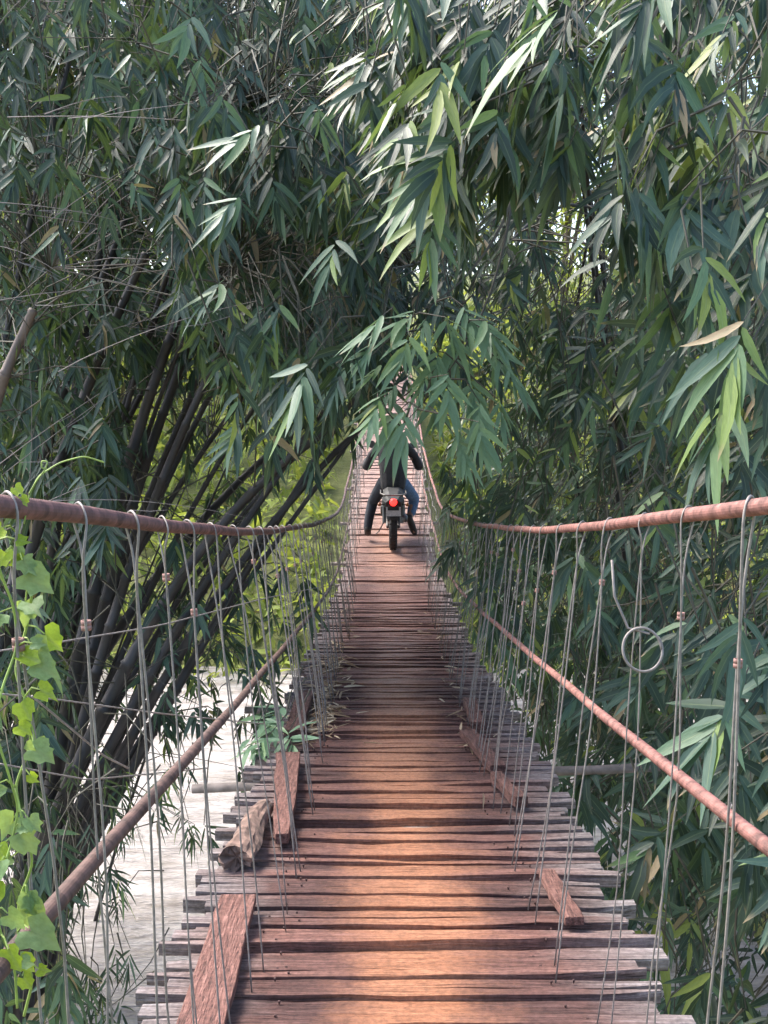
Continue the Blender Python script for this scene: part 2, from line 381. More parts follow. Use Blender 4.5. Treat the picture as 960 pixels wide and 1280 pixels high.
def clump(c):
    """light and shade put into leaf tone by clumps; also thins the sprays"""
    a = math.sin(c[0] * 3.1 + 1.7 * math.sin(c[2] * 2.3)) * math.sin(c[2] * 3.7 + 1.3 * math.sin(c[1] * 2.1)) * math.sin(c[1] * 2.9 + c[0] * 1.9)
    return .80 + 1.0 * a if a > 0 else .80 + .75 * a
class Foliage:
    """gathers leaf sprays and the twigs that carry them"""
    def __init__(s): s.a = []; s.tw = MB()
    def spray(s, c, g, n=7, L=.22, spread=1.0, down=.5, tint=None, wr=.185, fine=True, droop=.14):
        c = np.asarray(c, float); g = np.asarray(g, float); g = g / (np.linalg.norm(g) + 1e-9)
        up = np.array([0, -.55, 1.0]) + rng.normal(0, .32, 3)
        nrm = up - g * up.dot(g); nrm /= np.linalg.norm(nrm) + 1e-9
        side = np.cross(g, nrm)
        sgn = np.where(np.arange(n) % 2 == 0, 1, -1) * (1 if rng.random() < .5 else -1)
        frac = (np.arange(n) + rng.random(n) * .6) / n
        ang = sgn * spread * 1.15 * (1.05 - .95 * frac) * rng.uniform(.75, 1.15, n) + rng.normal(0, .10, n)
        D = g[None] * np.cos(ang)[:, None] + side[None] * np.sin(ang)[:, None] + rng.normal(0, .12, (n, 3))
        D[:, 2] -= down * .8 * rng.uniform(.5, 1.3, n)
        B = c[None] + g[None] * (L * .42 * frac)[:, None]
        B[:, 2] -= .06 * frac
        Ls = L * rng.uniform(.60, 1.12, n)
        N_ = nrm[None] + rng.normal(0, .28, (n, 3))
        tn = np.where(rng.random(n) < .02, 1.0, np.clip(rng.random(n) ** 1.3 * clump(c), 0, .95)) if tint is None else np.clip(tint + rng.normal(0, .12, n), 0, 1)  # clump() paints dark voids and bright fans into the leaf tint
        dr = droop * rng.uniform(-.2, 2.2, n)
        for i in range(n): s.a.append((B[i], D[i], N_[i], Ls[i], Ls[i] * wr * rng.uniform(.85, 1.2), dr[i], tn[i], fine))
        return s
    def twig(s, pts, r): s.tw.tube(pts, r, 4, cap=False)
    def hang(s, c, up_to, n=7, L=.22, side=None, **kw):
        """a spray at c on a twig that comes down from up_to"""
        c = np.asarray(c, float); u = np.asarray(up_to, float)
        mid = (c + u) / 2 + np.array([0, 0, .12 * np.linalg.norm(c - u)]) + rng.normal(0, .03, 3)
        s.twig([u, mid, c], [.006, .004, .0022])
        g = c - mid if side is None else np.asarray(side, float)
        return s.spray(c, g, n, L, **kw)
    def pack(s):
        B = np.array([q[0] for q in s.a]); D = np.array([q[1] for q in s.a]); Nn = np.array([q[2] for q in s.a])
        L, W, dr, tn = (np.array([q[k] for q in s.a]) for k in (3, 4, 5, 6)); fine = np.array([q[7] for q in s.a])
        return B, D, Nn, L, W, dr, tn, fine
    def build(s, parent, mtl, singles=300):
        B, D, Nn, L, W, dr, tn, fine = s.pack(); n = len(B)
        wv = rng.normal(0, .055, n)
        mp = B + D / (np.linalg.norm(D, axis=1)[:, None] + 1e-9) * (L * .5)[:, None]
        x, y, d = project(mp)
        size = np.where((x > 5) & (x < 955) & (y > 5) & (y < 1275) & (d > .5), L / np.maximum(d, .5), 0)
        single = np.zeros(n, bool); single[np.argsort(-size)[:singles]] = True; single &= size > 0
        for nm, msk, pf in (('foliage', ~single & fine, FINE), ('foliage', ~single & ~fine, MID)):
            if not msk.any(): continue
            V, F, uv = leaf_geo(B[msk], D[msk], Nn[msk], L[msk], W[msk], dr[msk], pf, wave=wv[msk])
            o = link(nm, leaf_mesh(nm, V, F, uv, tn[msk], mtl), mtl, parent); tag(o, kind='stuff')
        V, F, uv = leaf_geo(B[single], D[single], Nn[single], L[single], W[single], dr[single], FINE, wave=wv[single])
        for i, j in enumerate(np.where(single)[0]):
            o = link('leaf', leaf_mesh('leaf', V[i:i + 1] - B[j], F, uv, tn[j:j + 1], mtl), mtl, parent); o.location = B[j]
        if s.tw.v: tag(s.tw.build('twigs', M['twig'], parent), kind='stuff')

def culm_path(b, c1, c2, e, k=26):
    t = np.linspace(0, 1, k)[:, None]; b, c1, c2, e = map(np.array, (b, c1, c2, e))
    return (1 - t) ** 3 * b + 3 * (1 - t) ** 2 * t * c1 + 3 * (1 - t) * t ** 2 * c2 + t ** 3 * e
def culm(parent, path, r0, r1, m, name='culm'):
    """a cane with a swollen ring at every node"""
    seg = np.linalg.norm(np.diff(path, axis=0), axis=1); s = np.concatenate([[0], np.cumsum(seg)]); tot = s[-1]
    st = []; 
    x = 0.0
    while x < tot:
        st += [(x, 1.0), (x + .012, 1.24), (x + .03, .97)]; x += rnd.uniform(.30, .42)
    st = [q for q in st if q[0] < tot]; ss = np.array([q[0] for q in st]); sw = np.array([q[1] for q in st])
    pts = np.stack([np.interp(ss, s, path[:, i]) for i in range(3)], 1)
    r = (r0 + (r1 - r0) * (ss / tot) ** 1.2) * sw
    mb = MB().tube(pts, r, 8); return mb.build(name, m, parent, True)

def uni(a, b): return rng.uniform(a, b)
# ------------------------------------------------------------------ left clump
clumpL = empty('bamboo_clump', (-2.6, 8.3, -5)); tag(clumpL, 'tall dark bamboo clump leaning over the bridge beside the pale water', 'bamboo', 'bamboo clumps by the bridge')
def child_world(o, parent):
    o.parent = parent; o.matrix_parent_inverse = Matrix.Translation(-Vector(parent.location)); return o
class AtParent:
    """Empty parents sit at the plant's base: geometry is given in world metres"""
def fix_children(root):
    inv = Matrix.Translation(-Vector(root.location))
    for c in root.children: c.matrix_parent_inverse = inv

FL = Foliage()
left_tops = []
def add_left(px0, py0, d0, px1, py1, d1, px2, py2, d2, px3, py3, d3, r0, m='culm', r1=None, nm='culm'):
    path = culm_path(P(px0, py0, d0), P(px1, py1, d1), P(px2, py2, d2), P(px3, py3, d3))
    culm(clumpL, path, r0, r1 or r0 * .38, M[m], nm); left_tops.append(path); return path
# steep canes at the left, progressively lower-leaning ones towards the bridge
for i in range(9):
    b = uni(-90, 60); d = uni(7.4, 9.8)
    add_left(b, 1330, d, b + uni(0, 25), 900, d, b + uni(20, 90), 500, d, b + uni(40, 210), uni(-160, 60), d + uni(-.3, .8), uni(.04, .066))
for i in range(10):
    b = uni(-110, 20); d = uni(7.2, 9.2); k = i / 9
    add_left(b, 1320, d, b + 70, 960, d, b + 110 + 60 * k, 620 + 30 * k, d + .1, b + 260 + 130 * k, uni(230, 330) + 40 * k, d + uni(-.4, .6), uni(.035, .068))
for i in range(9):
    b = uni(-120, 30); d = uni(7.0, 8.8); k = i / 8
    add_left(b, uni(1260, 1320), d, b + uni(90, 150), uni(950, 1030), d, b + uni(230, 330), uni(670, 760), d + .15, b + uni(430, 520), uni(400, 530), d + uni(0, .8), uni(.028, .062))
for i in range(7):     # thin canes crossing low behind
    b = uni(0, 110); d = uni(8.5, 10.5)
    add_left(b, 1230, d, b + 70, 960, d, b + 150, 740, d, b + uni(200, 300), uni(520, 640), d + .5, uni(.014, .024))
pt = add_left(5, 470, 6.6, 22, 430, 6.6, 44, 385, 6.6, 64, 335, 6.6, .034, 'culm_tan', .020, 'broken_culm')
clumpL.children[-1]['label'] = 'broken dry tan cane with splintered top'
add_left(-60, 680, 6.65, -40, 620, 6.65, -10, 520, 6.6, 6, 468, 6.6, .037, 'culm_tan', .035)
# overhead canes that arch across the deck and carry the hanging sprays
over = []
for (x3, y3, d3, x2, y2) in ((420, -60, 7.6, 300, 60), (520, 60, 7.8, 380, 110), (560, 300, 8.6, 420, 250), (330, 120, 6.4, 240, 130), (520, 330, 7.4, 380, 330), (300, 330, 6.6, 220, 350), (660, 40, 8.6, 470, -20)):
    b = uni(-60, 40)
    over.append(add_left(b, 1310, 8.2, b + 40, 860, 8.2, x2, y2, 8.2, x3, y3, d3, .036, r1=.008))

def nearest(pts, paths):
    best = None
    for pa in paths:
        k = np.argmin(((pa[8:] - pts) ** 2).sum(1)); k2 = max(0, k - 1); v = pa[8:][k2] + (pa[8:][k] - pa[8:][k2]) * rng.random(); d = np.linalg.norm(v - pts)
        if best is None or d < best[0]: best = (d, v)
    return best
def limb(F, c, paths, cap=1.6):
    d, v = nearest(c + rng.normal(0, .35, 3), paths)
    if d > cap * .75: return c + np.array([uni(-.3, .1), uni(-.2, .3), uni(.35, .8)])
    return v
def region(F, n, xs, ys, ds, L, paths, test=None, nl=(5, 9), gdir=None, **kw):
    k = 0; tries = 0
    while k < n and tries < n * 40:
        tries += 1
        px, py, d = uni(*xs), uni(*ys), uni(*ds)
        if test and not test(px, py, d): continue
        c = P(px, py, d)
        if clump(c + 7.3) < uni(.3, .85): continue
        k += 1
        u = limb(F, c, paths) if rng.random() < .6 else c + np.array([uni(-.35, .35), uni(-.3, .3), uni(.1, .45)])
        a = uni(0, 2 * math.pi)
        g = np.array([math.cos(a) * .8, math.sin(a) * .6, uni(-.9, .1)])
        if gdir is not None: g = g * .55 + np.array(gdir)
        F.hang(c, u, int(uni(*nl)), L * uni(.8, 1.2), side=g, **kw)
# bulk of the crown, upper left
region(FL, 2600, (-160, 500), (-170, 430), (7.8, 11.5), .22, left_tops, lambda x, y, d: y < 330 + 150 * smoothstep(140, 380, x) + rng.normal(0, 45), gdir=(.15, -.2, -.45), fine=False)
region(FL, 500, (-160, 480), (-170, 330), (6.0, 7.8), .20, left_tops, lambda x, y, d: y < 260 + 120 * smoothstep(140, 380, x) + rng.normal(0, 40), gdir=(.2, -.2, -.5))
# behind: closes the crown against the sky
region(FL, 1800, (-200, 640), (-220, 380), (11.5, 15), .26, left_tops, None, gdir=(.1, -.2, -.4), fine=False)
# hanging fans, left of centre
region(FL, 520, (215, 475), (110, 575), (5.6, 8.2), .19, left_tops, lambda x, y, d: y < 370 + .70 * (x - 200) + rng.normal(0, 35) and y > 100 and (y < 470 or x < 425), gdir=(-.05, -.25, -.7))
region(FL, 190, (150, 470), (330, 540), (8, 11.5), .2, left_tops, lambda x, y, d: y < 440 + .2 * (x - 150) + rng.normal(0, 40), gdir=(0, -.2, -.7))
region(FL, 85, (90, 420), (420, 900), (7.5, 11), .19, left_tops, lambda x, y, d: x < 430 - .5 * (y - 420), gdir=(.1, -.2, -.6))
# clumps among the canes
region(FL, 420, (-40, 200), (340, 1000), (6.6, 9.5), .2, left_tops, lambda x, y, d: x < 190 - .22 * (y - 400), gdir=(.1, -.2, -.7), nl=(6, 11))
region(FL, 420, (-60, 130), (500, 1010), (8.5, 11), .24, left_tops, lambda x, y, d: x < 130 - .2 * (y - 700), gdir=(.1, -.2, -.8), fine=False)
# lower sprays over the water
region(FL, 55, (-60, 85), (950, 1300), (5.2, 7.5), .2, left_tops, None, gdir=(.3, -.2, -.5))
region(FL, 60, (60, 320), (930, 1290), (6.2, 8.4), .16, left_tops, lambda x, y, d: x < 140 + .45 * (1290 - y), gdir=(.25, -.2, -.6), wr=.10)
region(FL, 70, (180, 400), (700, 960), (7.2, 9.5), .17, left_tops, lambda x, y, d: x < 400 - .2 * (y - 700), gdir=(.2, -.2, -.4))
# foreground fans made pale by tint: sky light put into the colour
for (px, py, d, n, L, gx_, gz) in ((300, 245, 5.0, 8, .22, -.7, -.35), (325, 155, 5.3, 9, .26, -.9, -.25), (385, 455, 4.9, 9, .26, -.5, -.8), (395, 130, 5.2, 8, .2, .2, -.5), (280, 350, 5.6, 8, .24, -.8, -.4),
                                   (240, 20, 5.6, 8, .22, -.3, -.5), (250, 70, 5.8, 9, .2, .2, -.8), (420, 300, 5.4, 8, .22, -.4, -.8), (350, 380, 5.7, 9, .22, -.3, -.7), (300, 530, 6.2, 9, .22, -.5, -.6)):
    FL.hang(P(px, py, d), P(px + 70, py - 60, d + .7), n, L, side=(gx_, -.25, gz), tint=.66)

# dry dead side twigs, upper left
dry = MB()
for i in range(42):
    x0, y0, d = uni(-60, 90), uni(-40, 640), uni(5.4, 8.2)
    a = R(uni(-50, 20)) if rng.random() < .75 else R(uni(-130, -60)); ln = uni(.4, 1.5)
    p0 = P(x0, y0, d); dirv = np.array([math.cos(a), uni(-.3, .3), -math.sin(a) * .8])
    p1 = p0 + dirv * ln * .5 + np.array([0, 0, .05]) + rng.normal(0, .04, 3); p2 = p0 + dirv * ln + np.array([0, 0, -.08 * ln])
    tq = np.linspace(0, 1, 8)[:, None]; dry.tube((1 - tq) ** 2 * p0 + 2 * tq * (1 - tq) * p1 + tq ** 2 * p2, np.linspace(.003, .001, 8), 4, cap=False)
    for k in range(2):
        q = p0 + (p2 - p0) * uni(.3, .8); e = q + dirv * uni(.15, .35) + rng.normal(0, .1, 3)
        dry.tube([q, (q + e) / 2 + rng.normal(0, .01, 3), e], [.0022, .0018, .001], 3, cap=False)
for i in range(14):
    p0 = P(64, 335, 6.6); a = R(uni(-80, 15)); ln = uni(.4, 1.0); dirv = np.array([math.cos(a), uni(-.4, .2), -math.sin(a)])
    dry.tube([p0, p0 + dirv * ln * .5 + rng.normal(0, .02, 3), p0 + dirv * ln + np.array([0, 0, -.1])], [.004, .003, .0012], 4, cap=False)
tag(dry.build('dry_twigs', M['dry_twig'], clumpL), kind='stuff')
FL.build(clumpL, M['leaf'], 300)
fix_children(clumpL)

# ------------------------------------------------------------------ right clump
clumpR = empty('bamboo_clump', (4.2, 8.5, -4.4)); tag(clumpR, 'dense leafy bamboo clump walling in the lit-toned red handrail cable', 'bamboo', 'bamboo clumps by the bridge')
FR = Foliage(); right_tops = []
def add_right(b, c1, c2, e, r0, r1=None):
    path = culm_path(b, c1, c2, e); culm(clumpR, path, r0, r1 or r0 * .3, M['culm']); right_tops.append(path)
for i in range(16):
    b = np.array([uni(3.4, 5.4), uni(6.5, 10.5), -4.6]); e = np.array([uni(.9, 3.4), uni(5, 11), uni(2.2, 5.2)])
    add_right(b, b + np.array([uni(-.5, .2), uni(-.4, .3), 3.2]), (b + e) / 2 + np.array([.3, 0, 2.6]), e, uni(.028, .045))
for i in range(6):
    b = P(uni(700, 800), 640, uni(9, 11)); e = P(uni(700, 800), 120, uni(7.5, 9))
    add_right(b + np.array([.8, 0, -3.0]), b, b + np.array([uni(-.3, .3), 0, 1.6]), e, uni(.025, .04))
# canes that arch towards the camera over the cable and carry the near curtain of leaves
near_tops = []
for (ex, ey, ed, mx) in ((560, -230, 4.2, 820), (700, -190, 3.9, 900), (850, -160, 3.7, 980), (960, -120, 3.5, 1050), (500, 60, 5.4, 760), (640, 300, 6.6, 760)):
    b = np.array([uni(3.6, 4.8), uni(6.0, 7.5), -4.6]); e = P(ex, ey, ed)
    path = culm_path(b, b + np.array([-.3, -.3, 4.2]), P(mx, ey - 160, ed + 2.0), e); culm(clumpR, path, .034, .007, M['culm']); near_tops.append(path)
all_r = right_tops + near_tops
def wall(n, xr, yr, zr, L, fine, gdir, test=None, nl=(5, 9), **kw):
    k = 0; tries = 0
    while k < n and tries < n * 40:
        tries += 1
        c = np.array([uni(*xr), uni(*yr), uni(*zr)])
        if test and not test(c): continue
        if clump(c + 7.3) < uni(.3, .85): continue
        k += 1
        u = limb(FR, c, all_r, 1.2) if rng.random() < .45 else c + np.array([uni(0, .5), uni(-.25, .3), uni(.1, .5)])
        a = uni(0, 2 * math.pi)
        g = np.array([math.cos(a) * .55, math.sin(a) * .5, uni(-.6, .1)]) + np.array(gdir)
        FR.hang(c, u, int(uni(*nl)), L * uni(.75, 1.25), side=g, fine=fine, **kw)
hole = lambda c: (lambda q: not ((q[0] > 690) & (q[0] < 790) & (q[1] > 170) & (q[1] < 370)))(project(c))
edge = lambda c: c[0] > 1.12 + .12 * math.sin(c[1] * 2.1) + .10 * math.sin(c[1] * 5 + c[2] * 3)
wall(1450, (1.1, 3.2), (4.2, 13.5), (-4.6, .6), .21, True, (-.45, -.35, -.4), edge, spread=1.15)
wall(1500, (1.6, 4.6), (7.0, 15.0), (-4.4, 3.0), .23, False, (-.3, -.35, -.5), hole)
wall(330, (1.1, 2.6), (5.5, 12.0), (-.2, 3.0), .21, True, (-.4, -.3, -.6), lambda c: edge(c) and hole(c))
wall(300, (3.0, 7.0), (8.0, 16.0), (-1.0, 6.5), .26, False, (-.3, -.3, -.5))
wall(280, (1.2, 2.3), (3.2, 4.8), (-4.0, -.9), .215, True, (-.35, -.45, -.35), lambda c: c[0] > 1.15 + .12 * (4.8 - c[1]))
wall(150, (1.0, 2.0), (11.0, 17.0), (-3.2, -.3), .2, True, (-.35, -.35, -.5))
# above the deck, beyond: small sprays that close the top of the arch
def over_region(n, xs, ys, ds, L, tint=None, test=None, nl=(6, 9), gdir=(-.05, -.2, -.5), paths=all_r, **kw):
    k = 0; tr = 0
    while k < n and tr < n * 15:
        tr += 1; px, py, d = uni(*xs), uni(*ys), uni(*ds)
        if test and not test(px, py, d): continue
        k += 1; c = P(px, py, d); u = c + np.array([uni(-.1, .35), uni(-.1, .35), uni(.12, .5)]); a = uni(0, 6.28)
        FR.hang(c, u, int(uni(*nl)), L * uni(.8, 1.2), side=np.array([math.cos(a) * .7, math.sin(a) * .5, 0]) + np.array(gdir), tint=tint, **kw)
over_region(420, (430, 720), (-160, 400), (7.2, 11), .21, test=lambda x, y, d: hole(P(x, y, d)), fine=False)
over_region(60, (470, 640), (330, 470), (6.6, 9), .19)
over_region(46, (572, 660), (540, 800), (6.6, 9.5), .2, gdir=(-.3, -.2, -.6), test=lambda x, y, d: x > 585 + .12 * (y - 600))
over_region(30, (554, 615), (575, 700), (9, 12), .2, gdir=(-.3, -.2, -.5))
over_region(70, (680, 800), (150, 380), (10, 14), .2, nl=(4, 7), fine=False)
# the near curtain at the top right, long leaves pointing down
over_region(170, (490, 730), (-60, 200), (3.7, 5.4), .205, gdir=(-.35, -.1, -.75), test=lambda x, y, d: y < 205 - .2 * abs(x - 600), spread=.95, nl=(6, 10), down=.4)
over_region(64, (455, 600), (60, 300), (4.2, 5.6), .20, gdir=(-.55, -.1, -.7), spread=.9, test=lambda x, y, d: y < 120 + 1.2 * (x - 440))
over_region(125, (760, 990), (-80, 310), (3.5, 5.2), .215, gdir=(-.3, -.15, -.8), spread=.9, test=lambda x, y, d: x > 740 + .12 * y)
over_region(30, (850, 1000), (250, 450), (3.3, 4.4), .20, gdir=(-.3, -.2, -.7), spread=.95)
over_region(80, (600, 960), (-120, 40), (5.0, 7.0), .21, gdir=(-.1, -.1, -.8), tint=.86, spread=.9)
for (px, py, d, n, L, gx_, gz, tt) in ((905, 490, 3.3, 8, .25, -.25, -.9, .66), (930, 400, 3.2, 8, .26, -.35, -.9, .75), (820, 440, 5.0, 8, .24, -.15, -.9, .6), (900, 240, 3.6, 9, .28, -.2, -1, .5), (915, 880, 3.5, 8, .27, -.7, -.5, .62), (930, 770, 3.5, 8, .22, -.3, -.6, .5),
                                       (700, 10, 3.4, 7, .26, -.9, -.5, .72), (560, 180, 3.9, 9, .28, -.8, -.7, .68), (545, 260, 4.0, 8, .24, -.3, -1, .80), (720, 690, 6.2, 8, .26, -.5, -.8, .6), (730, 700, 6.0, 7, .24, .3, -1, .6)):
    FR.hang(P(px, py, d), P(px + 90, py - 110, d + .5), n, L, side=(gx_, -.2, gz), tint=tt)
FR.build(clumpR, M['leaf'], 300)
fix_children(clumpR)

# ------------------------------------------------------------------ pale sprays hanging in the opening above the rider
branch = empty('bamboo_branch', P(560, 330, 6.8)); tag(branch, 'pale green bamboo branch hanging in the opening above the rider', 'bamboo')
FB = Foliage()
spine = culm_path(P(640, 250, 6.2), P(610, 330, 6), P(560, 380, 5.8), P(480, 410, 5.6)); FB.twig(spine, np.linspace(.012, .003, len(spine)))
sp2 = culm_path(P(640, 250, 6.2), P(620, 380, 5.9), P(590, 440, 5.8), P(500, 535, 5.6)); FB.twig(sp2, np.linspace(.010, .002, len(sp2)))
for (px, py, n, L, gx_, gz) in ((480, 395, 8, .2, -.8, -.3), (530, 395, 8, .19, -.3, -.5), (510, 425, 8, .19, -.4, -.5), (560, 400, 8, .2, .4, -.5), (600, 395, 8, .2, .5, -.6), (545, 440, 8, .18, -.2, -.7), (585, 475, 8, .2, .2, -.8),
                                (480, 460, 7, .2, -.8, -.3), (500, 475, 8, .21, -.8, -.35), (499, 514, 8, .22, -.4, -.75), (507, 516, 6, .20, .1, -.9), (490, 508, 6, .18, -.5, -.6), (570, 540, 8, .2, .2, -.8), (540, 500, 7, .17, .1, -.9), (470, 500, 7, .17, -.5, -.6), (610, 405, 8, .2, .5, -.3), (575, 385, 8, .2, .2, -.3), (630, 455, 8, .19, .5, -.5), (600, 500, 8, .2, -.2, -.8), (572, 552, 7, .19, .4, -.6), (520, 385, 8, .2, -.5, -.2), (565, 430, 8, .19, .1, -.6), (535, 465, 8, .18, -.3, -.6),
                                (440, 455, 6, .2, -.7, -.4), (620, 430, 8, .2, .4, -.6), (560, 470, 8, .19, 0, -.8), (595, 530, 7, .2, .3, -.8), (625, 500, 8, .2, .2, -.8), (470, 430, 7, .18, -.6, -.4)):
    c = P(px + uni(-6, 6), py + uni(-6, 6), uni(5.2, 6.0)); d_, v_ = nearest(c, [spine, sp2]); FB.hang(c, v_, n, L, side=(gx_, -.25, gz), tint=uni(.2, .6), droop=.15)
FB.build(branch, M['leaf_pale'], 170)
fix_children(branch)

# ================================================================== THE FAR BANK
def crown_tree(name, x, y, h, rad, label, mtl, n, group):
    z0 = float(terrain_h(np.array([x]), np.array([y]))[0]) - .1
    t = empty(name, (x, y, z0)); tag(t, label, 'tree', group)
    top = np.array([x + uni(-.6, .6), y, z0 + h * .75])
    mb = MB().tube(culm_path((x, y, z0), (x + uni(-.3, .3), y, z0 + h * .3), (x, y, z0 + h * .5), top, 10), np.linspace(.04 * h ** .6, .03, 10), 8)
    for k in range(9):
        b = np.array([x, y, z0 + h * uni(.3, .65)]); a = uni(0, 6.28); e = b + np.array([math.cos(a) * rad * .8, math.sin(a) * rad * .8, h * uni(.1, .3)])
        mb.tube([b, (b + e) / 2 + np.array([0, 0, .2]), e], [.06, .04, .015], 5)
    child_world(mb.build('trunk', M['bark'], None, True), t)
    # leaf clumps scattered through the crown's volume
    nc = 60; cc = rng.normal(0, 1, (nc, 3)); cc /= np.linalg.norm(cc, axis=1)[:, None]; cc *= (rng.random(nc) ** .4)[:, None]
    cc = cc * np.array([rad, rad, h * .42]) + np.array([x, y, z0 + h * .60])
    ii = rng.integers(0, nc, n); B = cc[ii] + rng.normal(0, .38, (n, 3)); D = rng.normal(0, 1, (n, 3)); D[:, 2] -= .6
    Nn = rng.normal(0, .6, (n, 3)); Nn[:, 2] += 1; L = rng.uniform(.16, .36, n)
    V, F, uv = leaf_geo(B, D, Nn, L, L * .32, np.full(n, .2), MID); tn = np.clip(.5 + rng.normal(0, .18, nc)[ii] + rng.normal(0, .14, n), 0, 1)
    child_world(link('crown', leaf_mesh('crown', V, F, uv, tn, mtl)), t)
trees = [(-13, 30, 10, 3.6, 'rounded sunlit tree on the far bank, furthest from the bridge among the canes', 'leaf_wood', 3600), (-8.5, 27, 9, 3.0, 'bushy yellow green tree on the far bank behind the leaning canes', 'leaf_far', 3600), (-4.8, 31, 11, 3.2, 'tall light green tree on the far bank just left of the bridge', 'leaf_wood', 3600),
         (4.6, 29, 10, 3.0, 'light green tree on the far bank just right of the bridge', 'leaf_far', 3400), (9.5, 31, 11, 3.8, 'broad green tree on the far bank behind the leafy bamboo wall', 'leaf_wood', 3400), (.6, 43, 9, 4.2, 'green tree straight beyond the far end of the bridge', 'leaf_wood', 3400), (-18, 36, 12, 4.5, 'dark broad tree at the far left of the opposite bank', 'leaf_wood', 3000)]
for (x, y, h, rad, lb, mt_, n) in trees: crown_tree('tree', x, y, h, rad, lb, M[mt_], n, 'trees on the far bank')
# undergrowth on the far bank: one mass of light green leaves
n = 42000
bx = rng.uniform(-26, 16, n); by = 17.2 + 30 * rng.random(n) ** 1.3
lump = .5 + .5 * np.sin(bx * 1.3 + 2 * np.sin(by * .7)) * np.sin(by * 1.1 + bx * .4)
keep = (np.abs(bx - CX) > 1.2) | (by < 20); bx, by, lump = bx[keep], by[keep], lump[keep]; n = len(bx)
hz = terrain_h(bx, by) + rng.random(n) ** 1.2 * (.5 + 2.4 * lump) * np.where(np.abs(bx) < 2.2, .45, 1)
B = np.stack([bx, by, hz], 1); D = rng.normal(0, .8, (n, 3)); D[:, 2] += .25; Nn = rng.normal(0, .5, (n, 3)); Nn[:, 2] += 1
L = rng.uniform(.18, .5, n) * (1 + (by - 17) * .03); V, F, uv = leaf_geo(B, D, Nn, L, L * .24, np.full(n, .45), MID)
tag(link('undergrowth', leaf_mesh('undergrowth', V, F, uv, np.clip(.25 + .5 * lump + rng.normal(0, .15, n), 0, 1), M['leaf_far'])), 'sunlit yellow green undergrowth covering the far bank', 'undergrowth', kind='stuff')

# ================================================================== THE BRIDGE
bridge = empty('suspension_bridge', (CX, 1.4, -1.6)); tag(bridge, 'narrow plank footbridge hung on wires from two red brown cables', 'bridge')
def part(o): return child_world(o, bridge)
# planks: ragged boards laid across, every one a little different
y = Y0; nails = MB(); k = 0
while y < Y1:
    near = y < 13
    wd = rnd.choice((.034, .042, .048, .055, .06, .068, .078, .095)) * (1.0 if near else 1.9 if y < 22 else 2.9); th = rnd.uniform(.032, .05)
    gap = rnd.choice((.004, .005, .006, .008, .011, .016)); yc = y + wd / 2
    hl = float(np.interp(yc, [0, 6, 12, 15, 40], [.735, .73, .69, .60, .58])); jl = .06 if near else .04
    xl = CX - hl + rnd.uniform(-jl, jl * .9); xr = CX + hl + rnd.uniform(-jl, jl)
    ns = 11; xs = np.linspace(xl, xr, ns); slope = float((deck(yc + .2) - deck(yc - .2)) / .4)
    zj = rnd.uniform(-.013, .013); tilt = rnd.uniform(-.07, .07) + slope; yaw = rnd.uniform(-.018, .018); bow = rnd.uniform(-.012, .006)
    V = []
    e0 = rng.normal(0, .0028, ns) + np.cumsum(rng.normal(0, .0016, ns)); e1 = rng.normal(0, .0028, ns) + np.cumsum(rng.normal(0, .0016, ns)); tz = np.cumsum(rng.normal(0, .0022, ns))
    for i, x in enumerate(xs):
        u = (x - CX); cz = float(deck(yc)) + zj + bow * (1 - (u / hl) ** 2) + tz[i] + rnd.uniform(-.001, .001)
        ya = yc - wd / 2 + e0[i] + yaw * u; yb = yc + wd / 2 + e1[i] + yaw * u
        if i in (0, ns - 1): ya += rnd.uniform(-.004, .014); yb -= rnd.uniform(-.004, .014)
        V += [(x, ya, cz - (wd / 2) * tilt), (x, yb, cz + (wd / 2) * tilt), (x, yb - .003, cz + (wd / 2) * tilt - th), (x, ya + .003, cz - (wd / 2) * tilt - th)]
    Fc = []
    for i in range(ns - 1):
        a = 4 * i
        for j in range(4): Fc.append((a + j, a + 4 + j, a + 4 + (j + 1) % 4, a + (j + 1) % 4))
    Fc += [(0, 1, 2, 3), (4 * (ns - 1) + 3, 4 * (ns - 1) + 2, 4 * (ns - 1) + 1, 4 * (ns - 1))]
    mb = MB(); mb.add([(v[0], v[1], v[2]) for v in V], [tuple(reversed(f)) for f in Fc])
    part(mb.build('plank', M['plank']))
    if y < 8:
        for s_ in (-1, 1):
            for q in range(rnd.choice((0, 1, 1, 2))):
                nx_, ny_ = CX + s_ * rnd.uniform(.36, .47), yc + rnd.uniform(-.3, .3) * wd
                nails.lathe((nx_, ny_, float(deck(yc)) + zj + bow * .6 + .004), (0, 0, 1), [(-.01, .0), (.003, .0045), (.005, .003), (.006, 0)], 6)
    y += wd + gap; k += 1
tag(part(nails.build('nail_heads', M['nail'])), kind='stuff')
# stringer ropes and cross beams under the planks
ys = np.linspace(Y0, Y1, 120)
for x in (-.46, -.15, .15, .46):
    part(MB().tube(np.stack([np.full(120, CX + x), ys, deck(ys) - .085], 1), .014, 6).build('stringer_cable', M['rusty']))
for yb, xa, xb, dzb in ((2.6, -.6, .6, 0), (4.2, -.62, .62, 0), (5.75, -1.1, 1.47, .05), (7.6, -1.05, .65, 0), (9.4, -.6, .6, 0), (11.2, -.6, .6, 0), (13, -.6, .85, 0), (15, -.8, .8, 0), (17, -.75, .75, 0), (19, -.75, .75, 0), (22, -.75, .75, 0), (25, -.75, .75, 0)):
    z = float(deck(yb)) - .125
    xs = np.linspace(CX + xa, CX + xb, 7)
    part(MB().tube(np.stack([xs, yb + .02 * np.sin(xs * 3), z + dzb * (xs - CX) + .006 * np.sin(xs * 9)], 1), .026, 6, squash=1.3).build('cross_beam', M['beam'], None, True))
